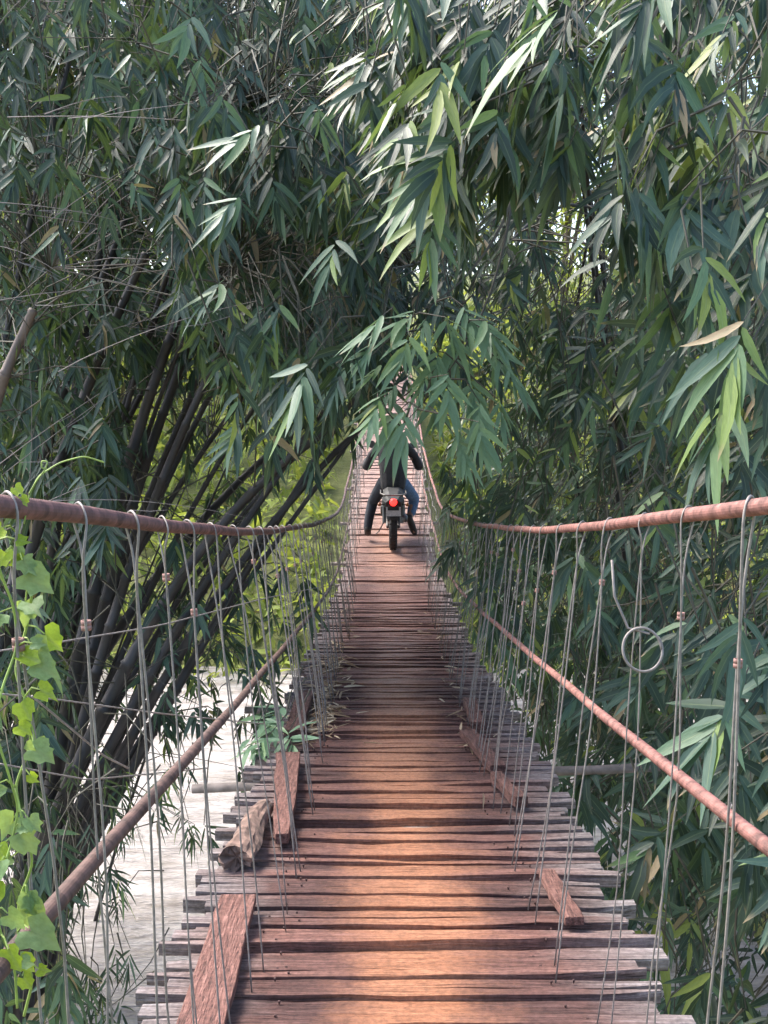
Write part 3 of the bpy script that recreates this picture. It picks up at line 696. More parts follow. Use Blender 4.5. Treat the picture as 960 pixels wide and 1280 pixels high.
# cables
def cable(name, zf, side, r, m, ridge, extra=0):
    rows = []
    yv = .5
    while yv < Y1 + 1:
        rows.append(yv); yv += (.0052 if (ridge and yv < 3.2) else .05 if yv < 9 else .2)
    yv = np.array(rows); x = CX + side * (half(yv) + extra); z = zf(yv)
    rr = np.full(len(yv), r)
    if ridge: rr = rr * np.where(yv < 3.2, 1 + .10 * np.where(np.arange(len(yv)) % 2 == 0, -1, 1), 1)
    z = z + .0012 * np.sin(yv * 5 + side); x = x + .002 * np.sin(yv * 3.1 + side * 2)
    return part(MB().tube(np.stack([x, yv, z], 1), rr, 18).build(name, m, None, False))
tag(cable('handrail_cable', rail_z, -1, .0135, M['cable_l'], True), 'dark red brown handrail cable with ribbed wrapping')
tag(cable('handrail_cable', lambda y: rail_z(y) + .02 * smoothstep(6, 2, y), 1, .0140, M['cable_r'], True), 'lit-toned pink red handrail cable with ribbed wrapping')
tag(cable('lower_cable', low_z, -1, .0125, M['rusty'], True), 'rusty brown lower cable with wrapped near end')
tag(cable('lower_cable', lambda y: low_z(y) + .02, 1, .0125, M['cable_r'], True), 'lit-toned pink red lower cable')

# hangers: one doubled wire looped over the handrail cable, bound together, feet nailed to the deck
def hanger(yh, side, tie, spread, foot_in, r):
    xc = CX + side * float(half(yh)); zc = float(rail_z(yh)) + (.02 * float(smoothstep(6, 2, yh)) if side > 0 else 0)
    xf = CX + side * foot_in
    pts = []
    foot = lambda dy_: np.array([xf + rnd.uniform(-.015, .015), yh + dy_, float(deck(yh + dy_)) - .005])
    fa, fb = foot(-rnd.uniform(.02, .09)), foot(rnd.uniform(.02, .09)); top = np.array([xc, yh, zc + .0142])
    down = (fa + fb) / 2 - top; T = top + down * tie; w = spread
    wob = lambda: rng.normal(0, .010, 3)
    ya, yb = np.array([0, -w, 0]), np.array([0, w, 0])
    inn = np.array([-side * .021, 0, 0])
    A = [fa, fa * .66 + T * .34 + wob(), fa * .33 + T * .67 + wob(), T + np.array([0, -.006, 0]), T * .45 + top * .55 + ya * .95 + inn * .6 + wob() * .4, top + ya * .8 + inn + np.array([0, 0, -.022]), top + ya * .45 + inn * .5 + np.array([0, 0, .001])]
    Bq = [top + yb * .45 - inn * .5 + np.array([0, 0, .001]), top + yb * .8 - inn + np.array([0, 0, -.022]), T * .45 + top * .55 + yb * .95 - inn * .6 + wob() * .4, T + np.array([0, .006, 0]), fb * .33 + T * .67 + wob(), fb * .66 + T * .34 + wob(), fb]
    c = np.array(A + [top + np.array([0, 0, .006])] + Bq)
    # smooth through the control points
    t = np.arange(len(c)); tt = np.linspace(0, len(c) - 1, 44 if yh < 9 else 22)
    q = np.stack([np.interp(tt, t, c[:, i]) for i in range(3)], 1)
    q[1:-1] = (q[:-2] + 2 * q[1:-1] + q[2:]) / 4
    h = part(MB().tube(q, r, 6 if yh < 9 else 4).build('hanger_wire', M['wire'], None, True))
    if yh < 10 and rnd.random() < .6:
        b = MB()
        for j in range(2): b.lathe(T + down / np.linalg.norm(down) * (.008 * j), down, [(-.004, .006), (-.004, .0085), (.004, .0085), (.004, .006)], 8)
        o = b.build('binding', M['bind'], None, True); o.parent = h
for side in (-1, 1):
    yv = 1.42 if side < 0 else 1.55
    while yv < Y1 - .5:
        if True:
            fi = rnd.uniform(.39, .45) if yv < 13 else rnd.uniform(.40, .50)
            
            fi = max(fi, float(np.interp(yv, [1.4, 2.6, 3.4], [.52, .50, .40])))
            hanger(yv, side, rnd.choice((.09, .13, .16, .26, .2)), rnd.uniform(.018, .05), fi, rnd.uniform(.0019, .0028) if yv < 4 else rnd.uniform(.0023, .0031))
        yv += rnd.uniform(.26, .46) if yv < 13 else rnd.uniform(.28, .42)
# the tangle of thinner mesh wires along the far half
for side in (-1, 1):
    for f in (.2, .4, .62, .82):
        ys = np.linspace(11.5, Y1 - 1, 70); xf = CX + side * (half(ys) * f + .47 * (1 - f))
        part(MB().tube(np.stack([xf + .012 * np.sin(ys * 7 + f * 9), ys, deck(ys) * (1 - f) + rail_z(ys) * f + .025 * np.sin(ys * 4 + 20 * f)], 1), .0035, 4).build('mesh_wire', M['wire']))
# loose ring of wire on the near right hangers, stay wires to the bank
c0 = P(803, 812, 2.75); a = np.linspace(0, 2.2 * math.pi, 40)
ring = np.stack([c0[0] + .047 * np.cos(a) * (1 + .04 * a / 6), c0[1] + .02 * np.sin(a), c0[2] + .050 * np.sin(a)], 1)
tail = np.array([P(765, 700, 2.8), P(768, 745, 2.8), P(785, 785, 2.78), P(812, 792, 2.76)])
tag(part(MB().tube(ring, .0035, 6).build('wire_ring', M['wire'], None, True)), 'loose ring of wire among the hangers')
part(MB().tube(np.concatenate([tail, ring[6:8]]), .0034, 6).build('wire_tail', M['wire'], None, True))
for pts in ((P(-60, 822, 3.1), P(60, 805, 3.3), P(200, 782, 3.9), P(330, 748, 5.2), P(420, 730, 9)), (P(-60, 862, 2.9), P(60, 873, 3.2), P(200, 892, 3.9), P(330, 905, 5.1)), (P(0, 955, 3.2), P(110, 975, 3.6), P(260, 960, 4.6)), (P(40, 870, 2.6), P(130, 945, 3.0), P(160, 960, 3.2))):
    pts = np.array(pts); t = np.arange(len(pts)); tt = np.linspace(0, len(pts) - 1, 24)
    part(MB().tube(np.stack([np.interp(tt, t, pts[:, i]) for i in range(3)], 1), .0028, 5).build('stay_wire', M['wire'], None, True))

# ------------------------------------------------------------------ boards and debris lying along the deck edges
def edge_board(name, x0, y0, x1, y1, w, th, label, z_up=.028, taper=0, m='board', cat='board'):
    n = 7; V = []; ts = np.linspace(0, 1, n); e = rng.normal(0, .004, (n, 2))
    z0, z1 = float(deck(y0)) + z_up, float(deck(y1)) + z_up
    dirv = np.array([x1 - x0, y1 - y0]); dirv /= np.linalg.norm(dirv); s = np.array([dirv[1], -dirv[0]])
    for i, t in enumerate(ts):
        c = np.array([x0 + (x1 - x0) * t, y0 + (y1 - y0) * t]); hw = w / 2 * (1 - taper * (1 - t) ** 2)
        z = z0 + (z1 - z0) * t; l = c - s * (hw + e[i, 0]); r = c + s * (hw + e[i, 1])
        V += [(*l, z), (*r, z), (*r, z + th), (*l, z + th)]
    Fc = []
    for i in range(n - 1):
        a = 4 * i
        for j in range(4): Fc.append((a + j, a + (j + 1) % 4, a + 4 + (j + 1) % 4, a + 4 + j))
    Fc += [(3, 2, 1, 0), (4 * n - 4, 4 * n - 3, 4 * n - 2, 4 * n - 1)]
    o = MB().add(V, Fc).build(name, M[m]); bevel(o, .004)
    c = Vector((x0, y0, z0)); o.data.transform(Matrix.Translation(-c)); o.location = c
    return tag(o, label, cat, 'boards lying along the deck edges')
edge_board('edge_board', -.475, 2.62, -.495, 3.62, .125, .03, 'wide flat reddish board lying along the deck edge nearest the vine')
edge_board('edge_board', -.405, 4.22, -.49, 5.55, .12, .045, 'thick purple brown board with narrowed broken end beside the rotten log', taper=.55)
edge_board('edge_board', .615, 3.42, .585, 3.86, .06, .03, 'short narrow board lying alone on the near deck edge by the pink cable')
edge_board('edge_board', .60, 4.72, .53, 5.15, .055, .05, 'stubby square timber below the long grey cross beam')
edge_board('edge_board', .56, 5.3, .47, 6.1, .085, .04, 'grey brown board beside the root of the long cross beam')
edge_board('edge_board', .545, 6.25, .55, 7.0, .085, .05, 'dark upright-edged board on the shaded deck edge behind the fallen leaves')
edge_board('edge_board', -.50, 6.0, -.52, 7.2, .10, .06, 'dark board half buried in dry leaves on the deck edge')
# rotten log
log = MB(); n = 14; ts = np.linspace(0, 1, n); ring = 20; vv = []
for i, t in enumerate(ts):
    yy = 3.98 + .66 * t; x = -.555 + .035 * t + .008 * math.sin(7 * t); rad = .058 * (1 - .34 * t)
    for j in range(ring):
        a = 2 * math.pi * j / ring
        rr = rad * (1 + .10 * math.sin(3 * a + 2 + t) + .07 * math.sin(7 * a + 5 * t) + rnd.uniform(-.07, .07))
        vv.append((x + rr * 1.1 * math.cos(a), yy + (rnd.uniform(-.05, .02) if i == 0 else 0), float(deck(yy)) + .058 + rr * .78 * math.sin(a)))
ff = [(i * ring + j, i * ring + (j + 1) % ring, (i + 1) * ring + (j + 1) % ring, (i + 1) * ring + j) for i in range(n - 1) for j in range(ring)]
base = len(vv)
for j in range(ring):      # hollow decayed heart
    a = 2 * math.pi * j / ring; rr = .042 * (1 + rnd.uniform(-.25, .25)); vv.append((-.555 + rr * 1.1 * math.cos(a), 3.985 + rnd.uniform(-.025, .025), float(deck(4.02)) + .056 + rr * .78 * math.sin(a)))
vv.append((-.55, 4.0, float(deck(4.0)) + .056)); c_ = len(vv) - 1
ff += [(j, base + j, base + (j + 1) % ring, (j + 1) % ring) for j in range(ring)] + [(base + j, c_, base + (j + 1) % ring) for j in range(ring)]
ff.append(tuple((n - 1) * ring + j for j in range(ring)))
M['log'] = simple('rotten wood', (.15, .095, .075), .95, 0, .7, 16, 1.0)
tag(log.add(vv, ff).build('rotten_log', M['log']), 'rotten log chunk with dark broken end lying on the deck edge', 'log')

# dry leaves
def litter(n, xs, ys, L, seed_pts=None):
    out = []
    for i in range(n):
        if seed_pts is not None:
            c = seed_pts[rng.integers(len(seed_pts))]; x, y_ = c[0] + rng.normal(0, c[2]), c[1] + rng.normal(0, c[3])
        else: x, y_ = uni(*xs), uni(*ys)
        a = uni(0, 6.28); out.append((x, y_, float(deck(y_)) + .016 + uni(0, .025), a, L * uni(.5, 1.2)))
    return out
q = litter(260, None, None, .15, [(-.40, 6.5, .07, .35), (-.42, 7.2, .06, .4), (-.40, 8.6, .06, .5)]) + litter(90, None, None, .12, [(-.36, 10.4, .05, .8), (-.42, 12, .05, .8), (.5, 8, .05, .7), (.47, 10.5, .05, .7), (.45, 6.2, .06, .5)]) + litter(16, (-.5, .6), (4, 12), .07)
q = np.array(q); n = len(q); B = q[:, :3]; D = np.stack([np.cos(q[:, 3]), np.sin(q[:, 3]), rng.normal(0, .12, n)], 1); Nn = rng.normal(0, .35, (n, 3)); Nn[:, 2] += 1
V, F, uv = leaf_geo(B, D, Nn, q[:, 4], q[:, 4] * rng.uniform(.09, .17, n), rng.uniform(-.1, .1, n), FINE, fold=.5)
tag(link('leaf_litter', leaf_mesh('leaf_litter', V, F, uv, np.clip(rng.random(n), 0, 1), M['litter'])), 'dry pale brown leaves scattered and heaped along the deck', 'dry leaves', kind='stuff')
# fallen green sprig at the deck's left edge
sprig = empty('fallen_sprig', (-.58, 5.9, float(deck(5.9)))); tag(sprig, 'grey green bamboo sprig drooping over the deck edge by the dry leaves', 'branch')
FS = Foliage()
for (x, y_, z) in ((-.62, 5.75, .10), (-.56, 6.1, .12), (-.66, 6.0, .16), (-.52, 5.9, .09), (-.72, 5.8, .08), (-.6, 6.4, .14)):
    c = np.array([x, y_, float(deck(y_)) + z]); FS.hang(c, c + np.array([.1, .35, .15]), 7, .2, side=(uni(-.8, .5), -.7, .1), down=.25, tint=.35)
FS.build(sprig, M['leaf_pale'], 40); fix_children(sprig)

# ================================================================== VINE on the near left hanger
vine = empty('climbing_vine', P(30, 1260, 1.47)); tag(vine, 'bright green climbing vine twining up the nearest hanger wire', 'vine')
def lobed_leaf(c, dirv, nrm, s, tint):
    dirv = np.array(dirv) / np.linalg.norm(dirv); S = np.cross(dirv, nrm); S /= np.linalg.norm(S); Nn = np.cross(S, dirv)
    ja = lambda: rng.normal(0, .05); out = [(0, .02), (-.22, -.14), (-.46, -.10), (-.58, .14), (-.46, .36), (-.42, .62), (-.2, .66), (0, 1.0), (.2, .66), (.42, .62), (.46, .36), (.58, .14), (.46, -.10), (.22, -.14)]
    out = [(x + ja(), y_ + ja()) for x, y_ in out]; pts = [np.zeros(3) + dirv * .36 * s - Nn * .05 * s] + [S * x * s * .9 + dirv * y_ * s + Nn * s * (.30 * abs(x) + rng.normal(0, .05) - .14 * max(0, y_) ** 2) for x, y_ in out]
    V = np.array(pts)[None]; n = len(out); F = [(0, 1 + (j + 1) % n, 1 + j) for j in range(n)]
    uv = np.array([(.5, .4)] + [(.5 + x * .5, .2 + .7 * y_) for x, y_ in out])
    o = link('leaf', leaf_mesh('leaf', V, F, uv, np.array([tint]), M['vine']), None, vine); o.location = c
    return o
stems = MB()
def vine_stem(ctrl, r=.0028):
    c = np.array(ctrl); t = np.arange(len(c)); tt = np.linspace(0, len(c) - 1, len(c) * 6)
    q = np.stack([np.interp(tt, t, c[:, i]) for i in range(3)], 1)
    for _ in range(3): q[1:-1] = (q[:-2] + 2 * q[1:-1] + q[2:]) / 4
    return q
s1 = vine_stem([P(30 + 13 * math.sin(i * 1.9), 1270 - i * 48, 1.47 + .014 * math.cos(i * 1.9)) for i in range(14)])
s2 = vine_stem([P(8 + 16 * math.sin(i * 1.4 + 1), 1260 - i * 50, 1.43 + .02 * math.cos(i * 1.4)) for i in range(13)])
MB().tube(s1, .0019, 6).build('stem', M['vine_stem'], vine, True); MB().tube(s2, .0017, 6).build('stem', M['vine_stem'], vine, True)
td = vine_stem([P(30, 655, 1.47), P(36, 620, 1.47), P(48, 595, 1.48), P(75, 578, 1.5), P(105, 570, 1.52), P(130, 578, 1.54)]); MB().tube(td, .0012, 5).build('tendril', M['vine_stem'], vine, True)
td = vine_stem([P(36, 618, 1.47), P(45, 602, 1.47), P(56, 588, 1.47), P(60, 577, 1.47), P(52, 576, 1.47), P(52, 585, 1.47), P(58, 586, 1.47)]); MB().tube(td, .0011, 5).build('tendril', M['vine_stem'], vine, True)
for i in range(30):
    st = s1 if i % 2 else s2
    j = int(uni(2, len(st) - 2)); c = st[j]; px = uni(-1, 1)
    toward = np.array([uni(-.9, 1.0) + .15, uni(-.6, .1), uni(-.8, .35)])
    pet = c + toward / np.linalg.norm(toward) * uni(.010, .030)
    nrm = np.array([uni(-.5, .5), -.75, uni(.0, .9)])
    o = lobed_leaf(pet, toward * np.array([1, .4, 1]) + np.array([0, 0, -.3]), nrm, uni(.016, .038), 1.0 * (rng.random() if rng.random() < .5 else rng.random() * .45))
    stems.tube([c, (c + pet) / 2 + np.array([0, 0, .004]), pet], [.0014, .0012, .001], 4)
for (px, py, s_, tt, dx) in ((45, 720, .075, .2, .8), (40, 700, .05, .3, .5), (12, 765, .06, .25, -.3), (58, 830, .062, .3, .8), (62, 862, .045, .9, 1), (55, 935, .06, .2, .7), (40, 880, .05, .95, .3), (48, 1160, .085, .15, .9), (40, 1220, .04, .95, .4), (30, 610, .03, .9, .7), (38, 622, .026, .9, .4), (14, 660, .045, .95, -.5), (18, 690, .05, 1, -.2), (35, 908, .04, 1, .8), (8, 980, .06, .2, -.2), (10, 1060, .045, .9, .3)):
    c = P(px - 12, py, 1.45); lobed_leaf(c, (dx, -.2, -.45), (.1, -.8, .5), s_ * .58, tt)
    k_ = s1[np.argmin(((s1 - c) ** 2).sum(1))]; stems.tube([k_, (k_ + c) / 2 + np.array([0, 0, .008]), c], [.0016, .0013, .001], 4)
tag(stems.build('leaf_stalks', M['vine_stem'], vine), kind='stuff')
fix_children(vine)
for o in vine.children:
    pass

# ================================================================== MOTORCYCLE (rear view), local: +Y forward, contact of the rear tyre at the origin
YB = 15.25
slope = float((deck(YB + 1.3) - deck(YB)) / 1.3)
bike_mat = Matrix.Translation((.125, YB, float(deck(YB)) + .012)) @ Matrix.Rotation(math.atan(slope), 4, 'X')
M['rubber'] = simple('tyre rubber', (.022, .02, .02), .8, 0, .4, 60, .4)
M['black_plastic'] = simple('black plastic', (.012, .012, .013), .65, 0, .3, 20, 0)
M['steel'] = simple('steel', (.12, .12, .12), .5, .7, .2, 20, 0)
M['engine'] = simple('engine metal', (.12, .11, .105), .5, .6, .4, 30, .1)
M['tank'] = simple('red tank paint', (.25, .02, .02), .3, 0, .1, 10, 0)
M['plate'] = simple('dirty number plate', (.40, .385, .38), .5, 0, .25, 60, 0)
M['amber'] = simple('amber lens', (.20, .07, .02), .3, 0, .1, 10, 0)
mm, nt_, N_, L_, B_ = mat('lit red tail light'); B_.inputs['Base Color'].default_value = (.6, .01, .01, 1); B_.inputs['Emission Color'].default_value = (1, .02, .015, 1); B_.inputs['Emission Strength'].default_value = 1.3; M['tail'] = mm
bike = empty('motorcycle'); bike.matrix_world = bike_mat; tag(bike, 'dark motorcycle seen from behind with lit red tail light on the bridge', 'motorcycle')
def wheel(yc, r, w):
    hub = MB().lathe((0, yc, r), (1, 0, 0), [(-.06, .012), (-.06, .045), (.06, .045), (.06, .012)], 14)
    for k in range(18):
        a = 2 * math.pi * k / 18; s_ = 1 if k % 2 else -1
        hub.tube([(s_ * .045, yc + .04 * math.cos(a), r + .04 * math.sin(a)), (s_ * .008, yc + (r - .07) * math.cos(a + .12), r + (r - .07) * math.sin(a + .12))], .003, 4)
    o = hub.build('wheel', M['steel'], bike)
    prof = [(-w * .30, r - .075), (-w * .5, r - .045), (-w * .46, r - .02), (-w * .25, r - .002), (0, r), (w * .25, r - .002), (w * .46, r - .02), (w * .5, r - .045), (w * .30, r - .075)]
    t = MB().lathe((0, yc, r), (1, 0, 0), prof, 40)
    for k in range(40):
        a = 2 * math.pi * (k + .5) / 40
        for x in ((-.3, .3) if k % 2 else (-.12, .12)):
            t.box((x * w, yc + (r + .002) * math.cos(a), r + (r + .002) * math.sin(a)), (w * .09, .010, .007), Matrix.Rotation(a - math.pi / 2, 3, 'X'))
    t.build('tyre', M['rubber'], o)
    MB().lathe((0, yc, r), (1, 0, 0), [(-.035, r - .078), (-.035, r - .062), (.035, r - .062), (.035, r - .078)], 28).build('rim', M['steel'], o)
wheel(0.30 - .30, .305, .112); wheel(1.30, .305, .09)
def curve_plate(name, pts, hw, th, m, par=bike):
    """bent plate: centre line pts (y, z), half widths hw"""
    V = []; n = len(pts)
    for i, (y_, z) in enumerate(pts):
        w = hw[i] if hasattr(hw, '__len__') else hw
        V += [(-w, y_, z - .35 * w), (-w * .55, y_, z), (w * .55, y_, z), (w, y_, z - .35 * w), (w, y_, z - .35 * w - th), (w * .55, y_, z - th), (-w * .55, y_, z - th), (-w, y_, z - .35 * w - th)]
    Fc = []
    for i in range(n - 1):
        for j in range(8): Fc.append((8 * i + j, 8 * i + (j + 1) % 8, 8 * i + 8 + (j + 1) % 8, 8 * i + 8 + j))
    Fc += [tuple(range(7, -1, -1)), tuple(8 * (n - 1) + j for j in range(8))]
    return MB().add(V, Fc).build(name, m, par, False)
curve_plate('mudguard', [(-.30, .50), (-.26, .60), (-.16, .68), (0, .72), (.2, .73)], [.075, .085, .09, .09, .09], .012, M['black_plastic'])
curve_plate('mudguard', [(.98, .55), (1.12, .64), (1.3, .66), (1.46, .61), (1.58, .50)], .06, .01, M['black_plastic'])
curve_plate('seat', [(-.20, .82), (-.1, .845), (.15, .84), (.4, .81), (.6, .80), (.72, .84)], [.10, .13, .14, .13, .10, .09], .08, M['black_plastic'])
curve_plate('tail_fairing', [(-.30, .765), (-.22, .80), (-.05, .78), (.2, .74)], [.10, .15, .15, .13], .07, M['black_plastic'])
rack = MB().tube([(-.17, .1, .80), (-.17, -.2, .83), (-.12, -.31, .835), (.12, -.31, .835), (.17, -.2, .83), (.17, .1, .80)], .011, 6); rack.build('grab_rail', M['engine'], bike)
MB().lathe((0, -.325, .735), (0, -1, 0), [(-.03, 0), (-.03, .050), (.0, .048), (.018, .034), (.024, 0)], 18).build('tail_light', M['tail'], bike, True)
MB().box((0, -.335, .615), (.10, .004, .062), Matrix.Rotation(R(-10), 3, 'X')).build('number_plate', M['plate'], bike)
MB().box((0, -.325, .66), (.075, .012, .03)).build('plate_bracket', M['black_plastic'], bike)
for s_ in (-1, 1):
    o = MB().tube([(s_ * .08, -.26, .70), (s_ * .16, -.28, .70)], .009, 6).build('indicator', M['black_plastic'], bike)
    MB().lathe((s_ * .185, -.285, .70), (0, -1, 0), [(-.02, 0), (-.02, .024), (.015, .026), (.025, .012), (.026, 0)], 10).build('lens', M['amber'], o, True)
    MB().tube([(s_ * .075, 0, .305), (s_ * .085, .3, .36), (s_ * .09, .52, .40)], .022, 6).build('swing_arm', M['engine'], bike)
    MB().tube([(s_ * .12, .02, .36), (s_ * .13, .12, .70)], .026, 8).build('shock_absorber', M['steel'], bike)
    MB().tube([(s_ * .06, 1.30, .305), (s_ * .07, 1.08, .95)], .022, 8).build('fork_leg', M['steel'], bike)
    o = MB().tube([(s_ * .08, .52, .33), (s_ * .25, .52, .345)], .012, 6).build('foot_peg', M['black_plastic'], bike)
    o = MB().tube([(s_ * .20, 1.0, 1.06), (s_ * .24, .97, 1.18), (s_ * .27, .95, 1.24)], .006, 5).build('mirror', M['black_plastic'], bike)
    MB().lathe((s_ * .30, .94, 1.27), (0, -1, .1), [(-.012, 0), (-.012, .045), (.006, .055), (.008, 0)], 12).build('glass', M['steel'], o)
MB().tube([(.14, .45, .42), (.15, .2, .42), (.155, -.05, .46), (.155, -.30, .50)], [.025, .03, .045, .042], 12).build('exhaust', M['steel'], bike, True)
eng = MB().box((0, .62, .42), (.13, .16, .12)); 
for k in range(5): eng.box((0, .72, .55 + .028 * k), (.085 - .004 * k, .075, .009))
eng.lathe((.14, .55, .40), (1, 0, 0), [(-.02, 0), (-.02, .09), (.03, .085), (.035, 0)], 16).lathe((-.14, .55, .40), (-1, 0, 0), [(-.02, 0), (-.02, .09), (.03, .085), (.035, 0)], 16)
bevel(eng.build('engine', M['engine'], bike), .01)
MB().tube([(0, .2, .70), (0, .55, .68), (0, .95, .85), (0, 1.06, .98)], .025, 8).tube([(0, .98, .85), (0, .86, .45), (0, .6, .28), (0, .42, .32), (0, .35, .68)], .02, 8).build('frame', M['engine'], bike)
curve_plate('fuel_tank', [(.66, .86), (.74, .95), (.88, .985), (.98, .96), (1.03, .90)], [.09, .13, .15, .14, .09], .14, M['tank'])
MB().tube([(-.39, .86, 1.05), (-.30, .92, 1.06), (-.12, .99, 1.04), (0, 1.03, 1.0), (.12, .99, 1.04), (.30, .92, 1.06), (.39, .86, 1.05)], .011, 8).build('handlebar', M['steel'], bike)
MB().lathe((0, 1.18, .93), (0, 1, 0), [(-.06, 0), (-.05, .05), (.0, .08), (.04, .082), (.05, 0)], 16).build('headlight', M['black_plastic'], bike)
MB().tube([(-.10, .46, .30), (-.20, .42, .12), (-.24, .40, .09)], .009, 6).build('side_stand', M['engine'], bike)

# ================================================================== RIDER
M['skin'] = simple('skin', (.26, .14, .09), .55, 0, .1, 20, 0)
M['jacket'] = simple('black jacket cloth', (.020, .019, .022), .85, 0, .4, 25, .3)
M['jeans'] = simple('blue denim', (.075, .135, .235), .9, 0, .35, 40, .2)
M['hair'] = simple('black hair', (.012, .010, .009), .5, 0, .3, 40, .2)
M['shoe'] = simple('dark shoe', (.022, .019, .018), .7, 0, .3, 20, 0)
def skin_mesh(name, joints, edges, m, parent, root=0, sub=2, vox=.011):
    """one continuous surface grown round a jointed skeleton"""
    mb = MB()
    rad = lambda r: r if isinstance(r, tuple) else (r, r)
    for (p, r) in joints:
        r = rad(r); n, k = 12, 7; base = len(mb.v)
        for i in range(k + 1):
            a = math.pi * i / k
            for j in range(n): mb.v.append((p[0] + r[0] * math.sin(a) * math.cos(2 * math.pi * j / n), p[1] + r[1] * math.sin(a) * math.sin(2 * math.pi * j / n), p[2] + (r[0] + r[1]) / 2 * .9 * math.cos(a)))
        for i in range(k):
            for j in range(n): mb.f.append((base + i * n + j, base + (i + 1) * n + j, base + (i + 1) * n + (j + 1) % n, base + i * n + (j + 1) % n))
    for a, b in edges:
        pa, pb = np.array(joints[a][0]), np.array(joints[b][0]); ra, rb = rad(joints[a][1]), rad(joints[b][1])
        ts = np.linspace(0, 1, 5); base = len(mb.v); n = 12
        ax = (pb - pa) / (np.linalg.norm(pb - pa) + 1e-9); u = np.array([1.0, 0, 0]) if abs(ax[0]) < .8 else np.array([0, 0, 1.0])
        u = u - ax * u.dot(ax); u /= np.linalg.norm(u); w = np.cross(ax, u)
        for t in ts:
            c = pa + (pb - pa) * t; r0 = ra[0] + (rb[0] - ra[0]) * t; r1 = ra[1] + (rb[1] - ra[1]) * t
            for j in range(n): q = 2 * math.pi * j / n; mb.v.append(tuple(c + u * r0 * math.cos(q) + w * r1 * math.sin(q)))
        for i in range(4):
            for j in range(n): mb.f.append((base + i * n + j, base + i * n + (j + 1) % n, base + (i + 1) * n + (j + 1) % n, base + (i + 1) * n + j))
        mb.f.append(tuple(base + j for j in reversed(range(n)))); mb.f.append(tuple(base + 4 * n + j for j in range(n)))
    o = mb.build(name, m, parent)
    rm = o.modifiers.new('remesh', 'REMESH'); rm.mode = 'VOXEL'; rm.voxel_size = vox; rm.use_smooth_shade = True
    sm = o.modifiers.new('smooth', 'SMOOTH'); sm.factor = .5; sm.iterations = 4
    return o
rider = empty('person'); rider.matrix_world = bike_mat; tag(rider, 'rider in black jacket and blue jeans astride the motorcycle, feet down', 'person')
pelvis, belly, chest, neck = (0, .30, .93), (0, .34, 1.08), (0, .42, 1.30), (0, .47, 1.47)
head0, head1 = (0, .50, 1.58), (0, .52, 1.70)
LS, LE, LH = (-.18, .41, 1.34), (-.365, .48, 1.05), (-.365, .83, 1.075); RS, RE, RH = (.18, .41, 1.34), (.36, .48, 1.05), (.365, .83, 1.075)
lhip, lkn, lan, lto = (-.11, .34, .88), (-.285, .52, .52), (-.355, .36, .17), (-.355, .46, .08)
rhip, rkn, ran, rto = (.11, .34, .88), (.30, .60, .56), (.235, .44, .30), (.30, .50, .10)
J = [(pelvis, .13), (belly, .12), (chest, (.14, .12)), (neck, .052), (head0, .075), (head1, .07), (LS, .045), (LE, .036), (LH, .028), (RS, .045), (RE, .036), (RH, .028), (lhip, .085), (lkn, .058), (lan, .04), (lto, .035), (rhip, .085), (rkn, .058), (ran, .04), (rto, .035)]
E = [(0, 1), (1, 2), (2, 3), (3, 4), (4, 5), (2, 6), (6, 7), (7, 8), (2, 9), (9, 10), (10, 11), (0, 12), (12, 13), (13, 14), (14, 15), (0, 16), (16, 17), (17, 18), (18, 19)]
nb = len(J)
for hnd, s_, idx in ((LH, -1, 8), (RH, 1, 11)):     # five fingers closed round the grip
    for f, (dx, ln) in enumerate(((-.032, .040), (-.011, .046), (.011, .044), (.032, .034))):
        b = (hnd[0] + dx, hnd[1] + .035, hnd[2] + .012); c = (hnd[0] + dx, hnd[1] + .035 + ln * .5, hnd[2] - .015); e = (hnd[0] + dx, hnd[1] + .03, hnd[2] - .045)
        i0 = len(J); J += [(b, .010), (c, .009), (e, .008)]; E += [(idx, i0), (i0, i0 + 1), (i0 + 1, i0 + 2)]
    i0 = len(J); J += [((hnd[0] - s_ * .045, hnd[1] + .01, hnd[2] - .015), .010), ((hnd[0] - s_ * .05, hnd[1] + .04, hnd[2] - .025), .009)]; E += [(idx, i0), (i0, i0 + 1)]
skin_mesh('body', J, E, M['skin'], rider, vox=.007)
skin_mesh('jacket', [((0, .25, .84), (.175, .14)), ((0, .30, 1.05), (.19, .14)), ((0, .38, 1.26), (.215, .14)), ((0, .44, 1.39), (.14, .09)), ((0, .47, 1.49), .065), (LS, .074), ((-.29, .46, 1.22), .062), (LE, .064), ((-.368, .68, 1.06), .056), ((-.366, .79, 1.073), .046), (RS, .074), ((.29, .46, 1.21), .062), (RE, .064), ((.362, .68, 1.06), .056), ((.366, .79, 1.073), .046)],
          [(0, 1), (1, 2), (2, 3), (3, 4), (2, 5), (5, 6), (6, 7), (7, 8), (8, 9), (2, 10), (10, 11), (11, 12), (12, 13), (13, 14)], M['jacket'], rider)
M['jeans_dark'] = simple('dark denim', (.018, .022, .032), .85, 0, .35, 40, .2)  # left leg in a darker denim than the right
skin_mesh('jeans', [((0, .29, .90), (.16, .14)), ((.13, .36, .83), .105), ((.23, .50, .68), .088), (rkn, .080), ((.285, .56, .46), .070), ((.26, .50, .37), .062)], [(0, 1), (1, 2), (2, 3), (3, 4), (4, 5)], M['jeans'], rider)
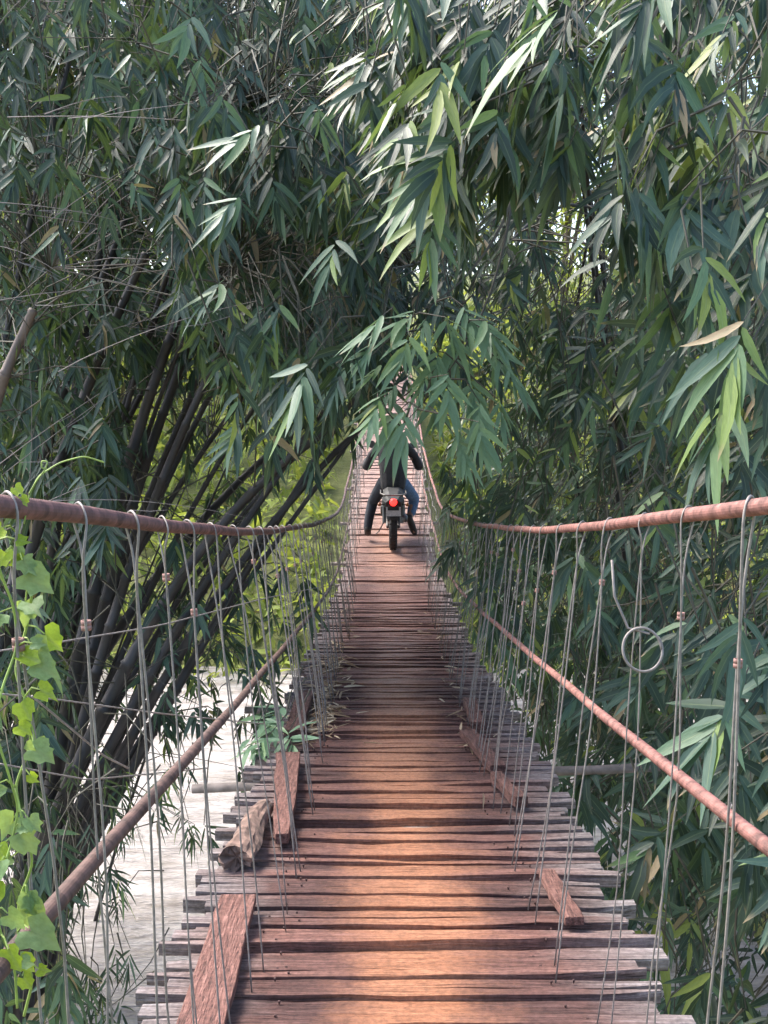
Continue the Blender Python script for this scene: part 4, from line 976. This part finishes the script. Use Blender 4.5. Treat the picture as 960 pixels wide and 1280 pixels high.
tag(skin_mesh('trouser_leg', [((-.11, .34, .85), .112), ((-.22, .45, .66), .088), (lkn, .077), ((-.33, .44, .34), .068), ((-.352, .375, .20), .060)], [(0, 1), (1, 2), (2, 3), (3, 4)], M['jeans_dark'], rider), 'dark trouser leg')
for nm, a_, t_ in (('shoe', lan, lto), ('shoe', ran, rto)):
    a_ = np.array(a_); t_ = np.array(t_); dv = t_ - a_
    skin_mesh(nm, [(tuple(a_ + np.array([0, .0, .03])), .046), (tuple(a_ - dv * .12), .046), (tuple(a_ + dv * .45), (.052, .042)), (tuple(a_ + dv * .95), (.050, .034)), (tuple(a_ + dv * 1.2), (.035, .025))], [(0, 1), (1, 2), (2, 3), (3, 4)], M['shoe'], rider)
# head: face with eyes, nose, mouth and ears, short black hair
hd = MB(); 
skin_mesh('head', [((0, .505, 1.52), (.06, .065)), ((0, .525, 1.585), (.075, .09)), ((0, .52, 1.665), (.080, .098)), ((0, .515, 1.72), (.060, .07))], [(0, 1), (1, 2), (2, 3)], M['skin'], rider)
nose = MB().add([(-.014, .615, 1.60), (.014, .615, 1.60), (0, .645, 1.605), (0, .612, 1.65), (0, .618, 1.592)], [(0, 2, 3), (2, 1, 3), (0, 4, 2), (4, 1, 2)]).build('nose', M['skin'], rider)
for s_ in (-1, 1):
    MB().lathe((s_ * .032, .608, 1.648), (0, 1, 0), [(-.01, 0), (0, .012), (.008, .008), (.010, 0)], 10).build('eye', M['plate'], rider)
    MB().lathe((s_ * .083, .52, 1.635), (1, 0, 0), [(-.012, 0), (-.008, .026), (.008, .028), (.012, 0)], 10).build('ear', M['skin'], rider)
MB().tube([(-.024, .606, 1.565), (0, .614, 1.562), (.024, .606, 1.565)], .006, 5).build('mouth', M['tank'], rider)
skin_mesh('hair', [((0, .455, 1.58), (.065, .05)), ((0, .47, 1.64), (.088, .085)), ((0, .50, 1.70), (.085, .095)), ((0, .53, 1.745), (.05, .06))], [(0, 1), (1, 2), (2, 3)], M['hair'], rider)
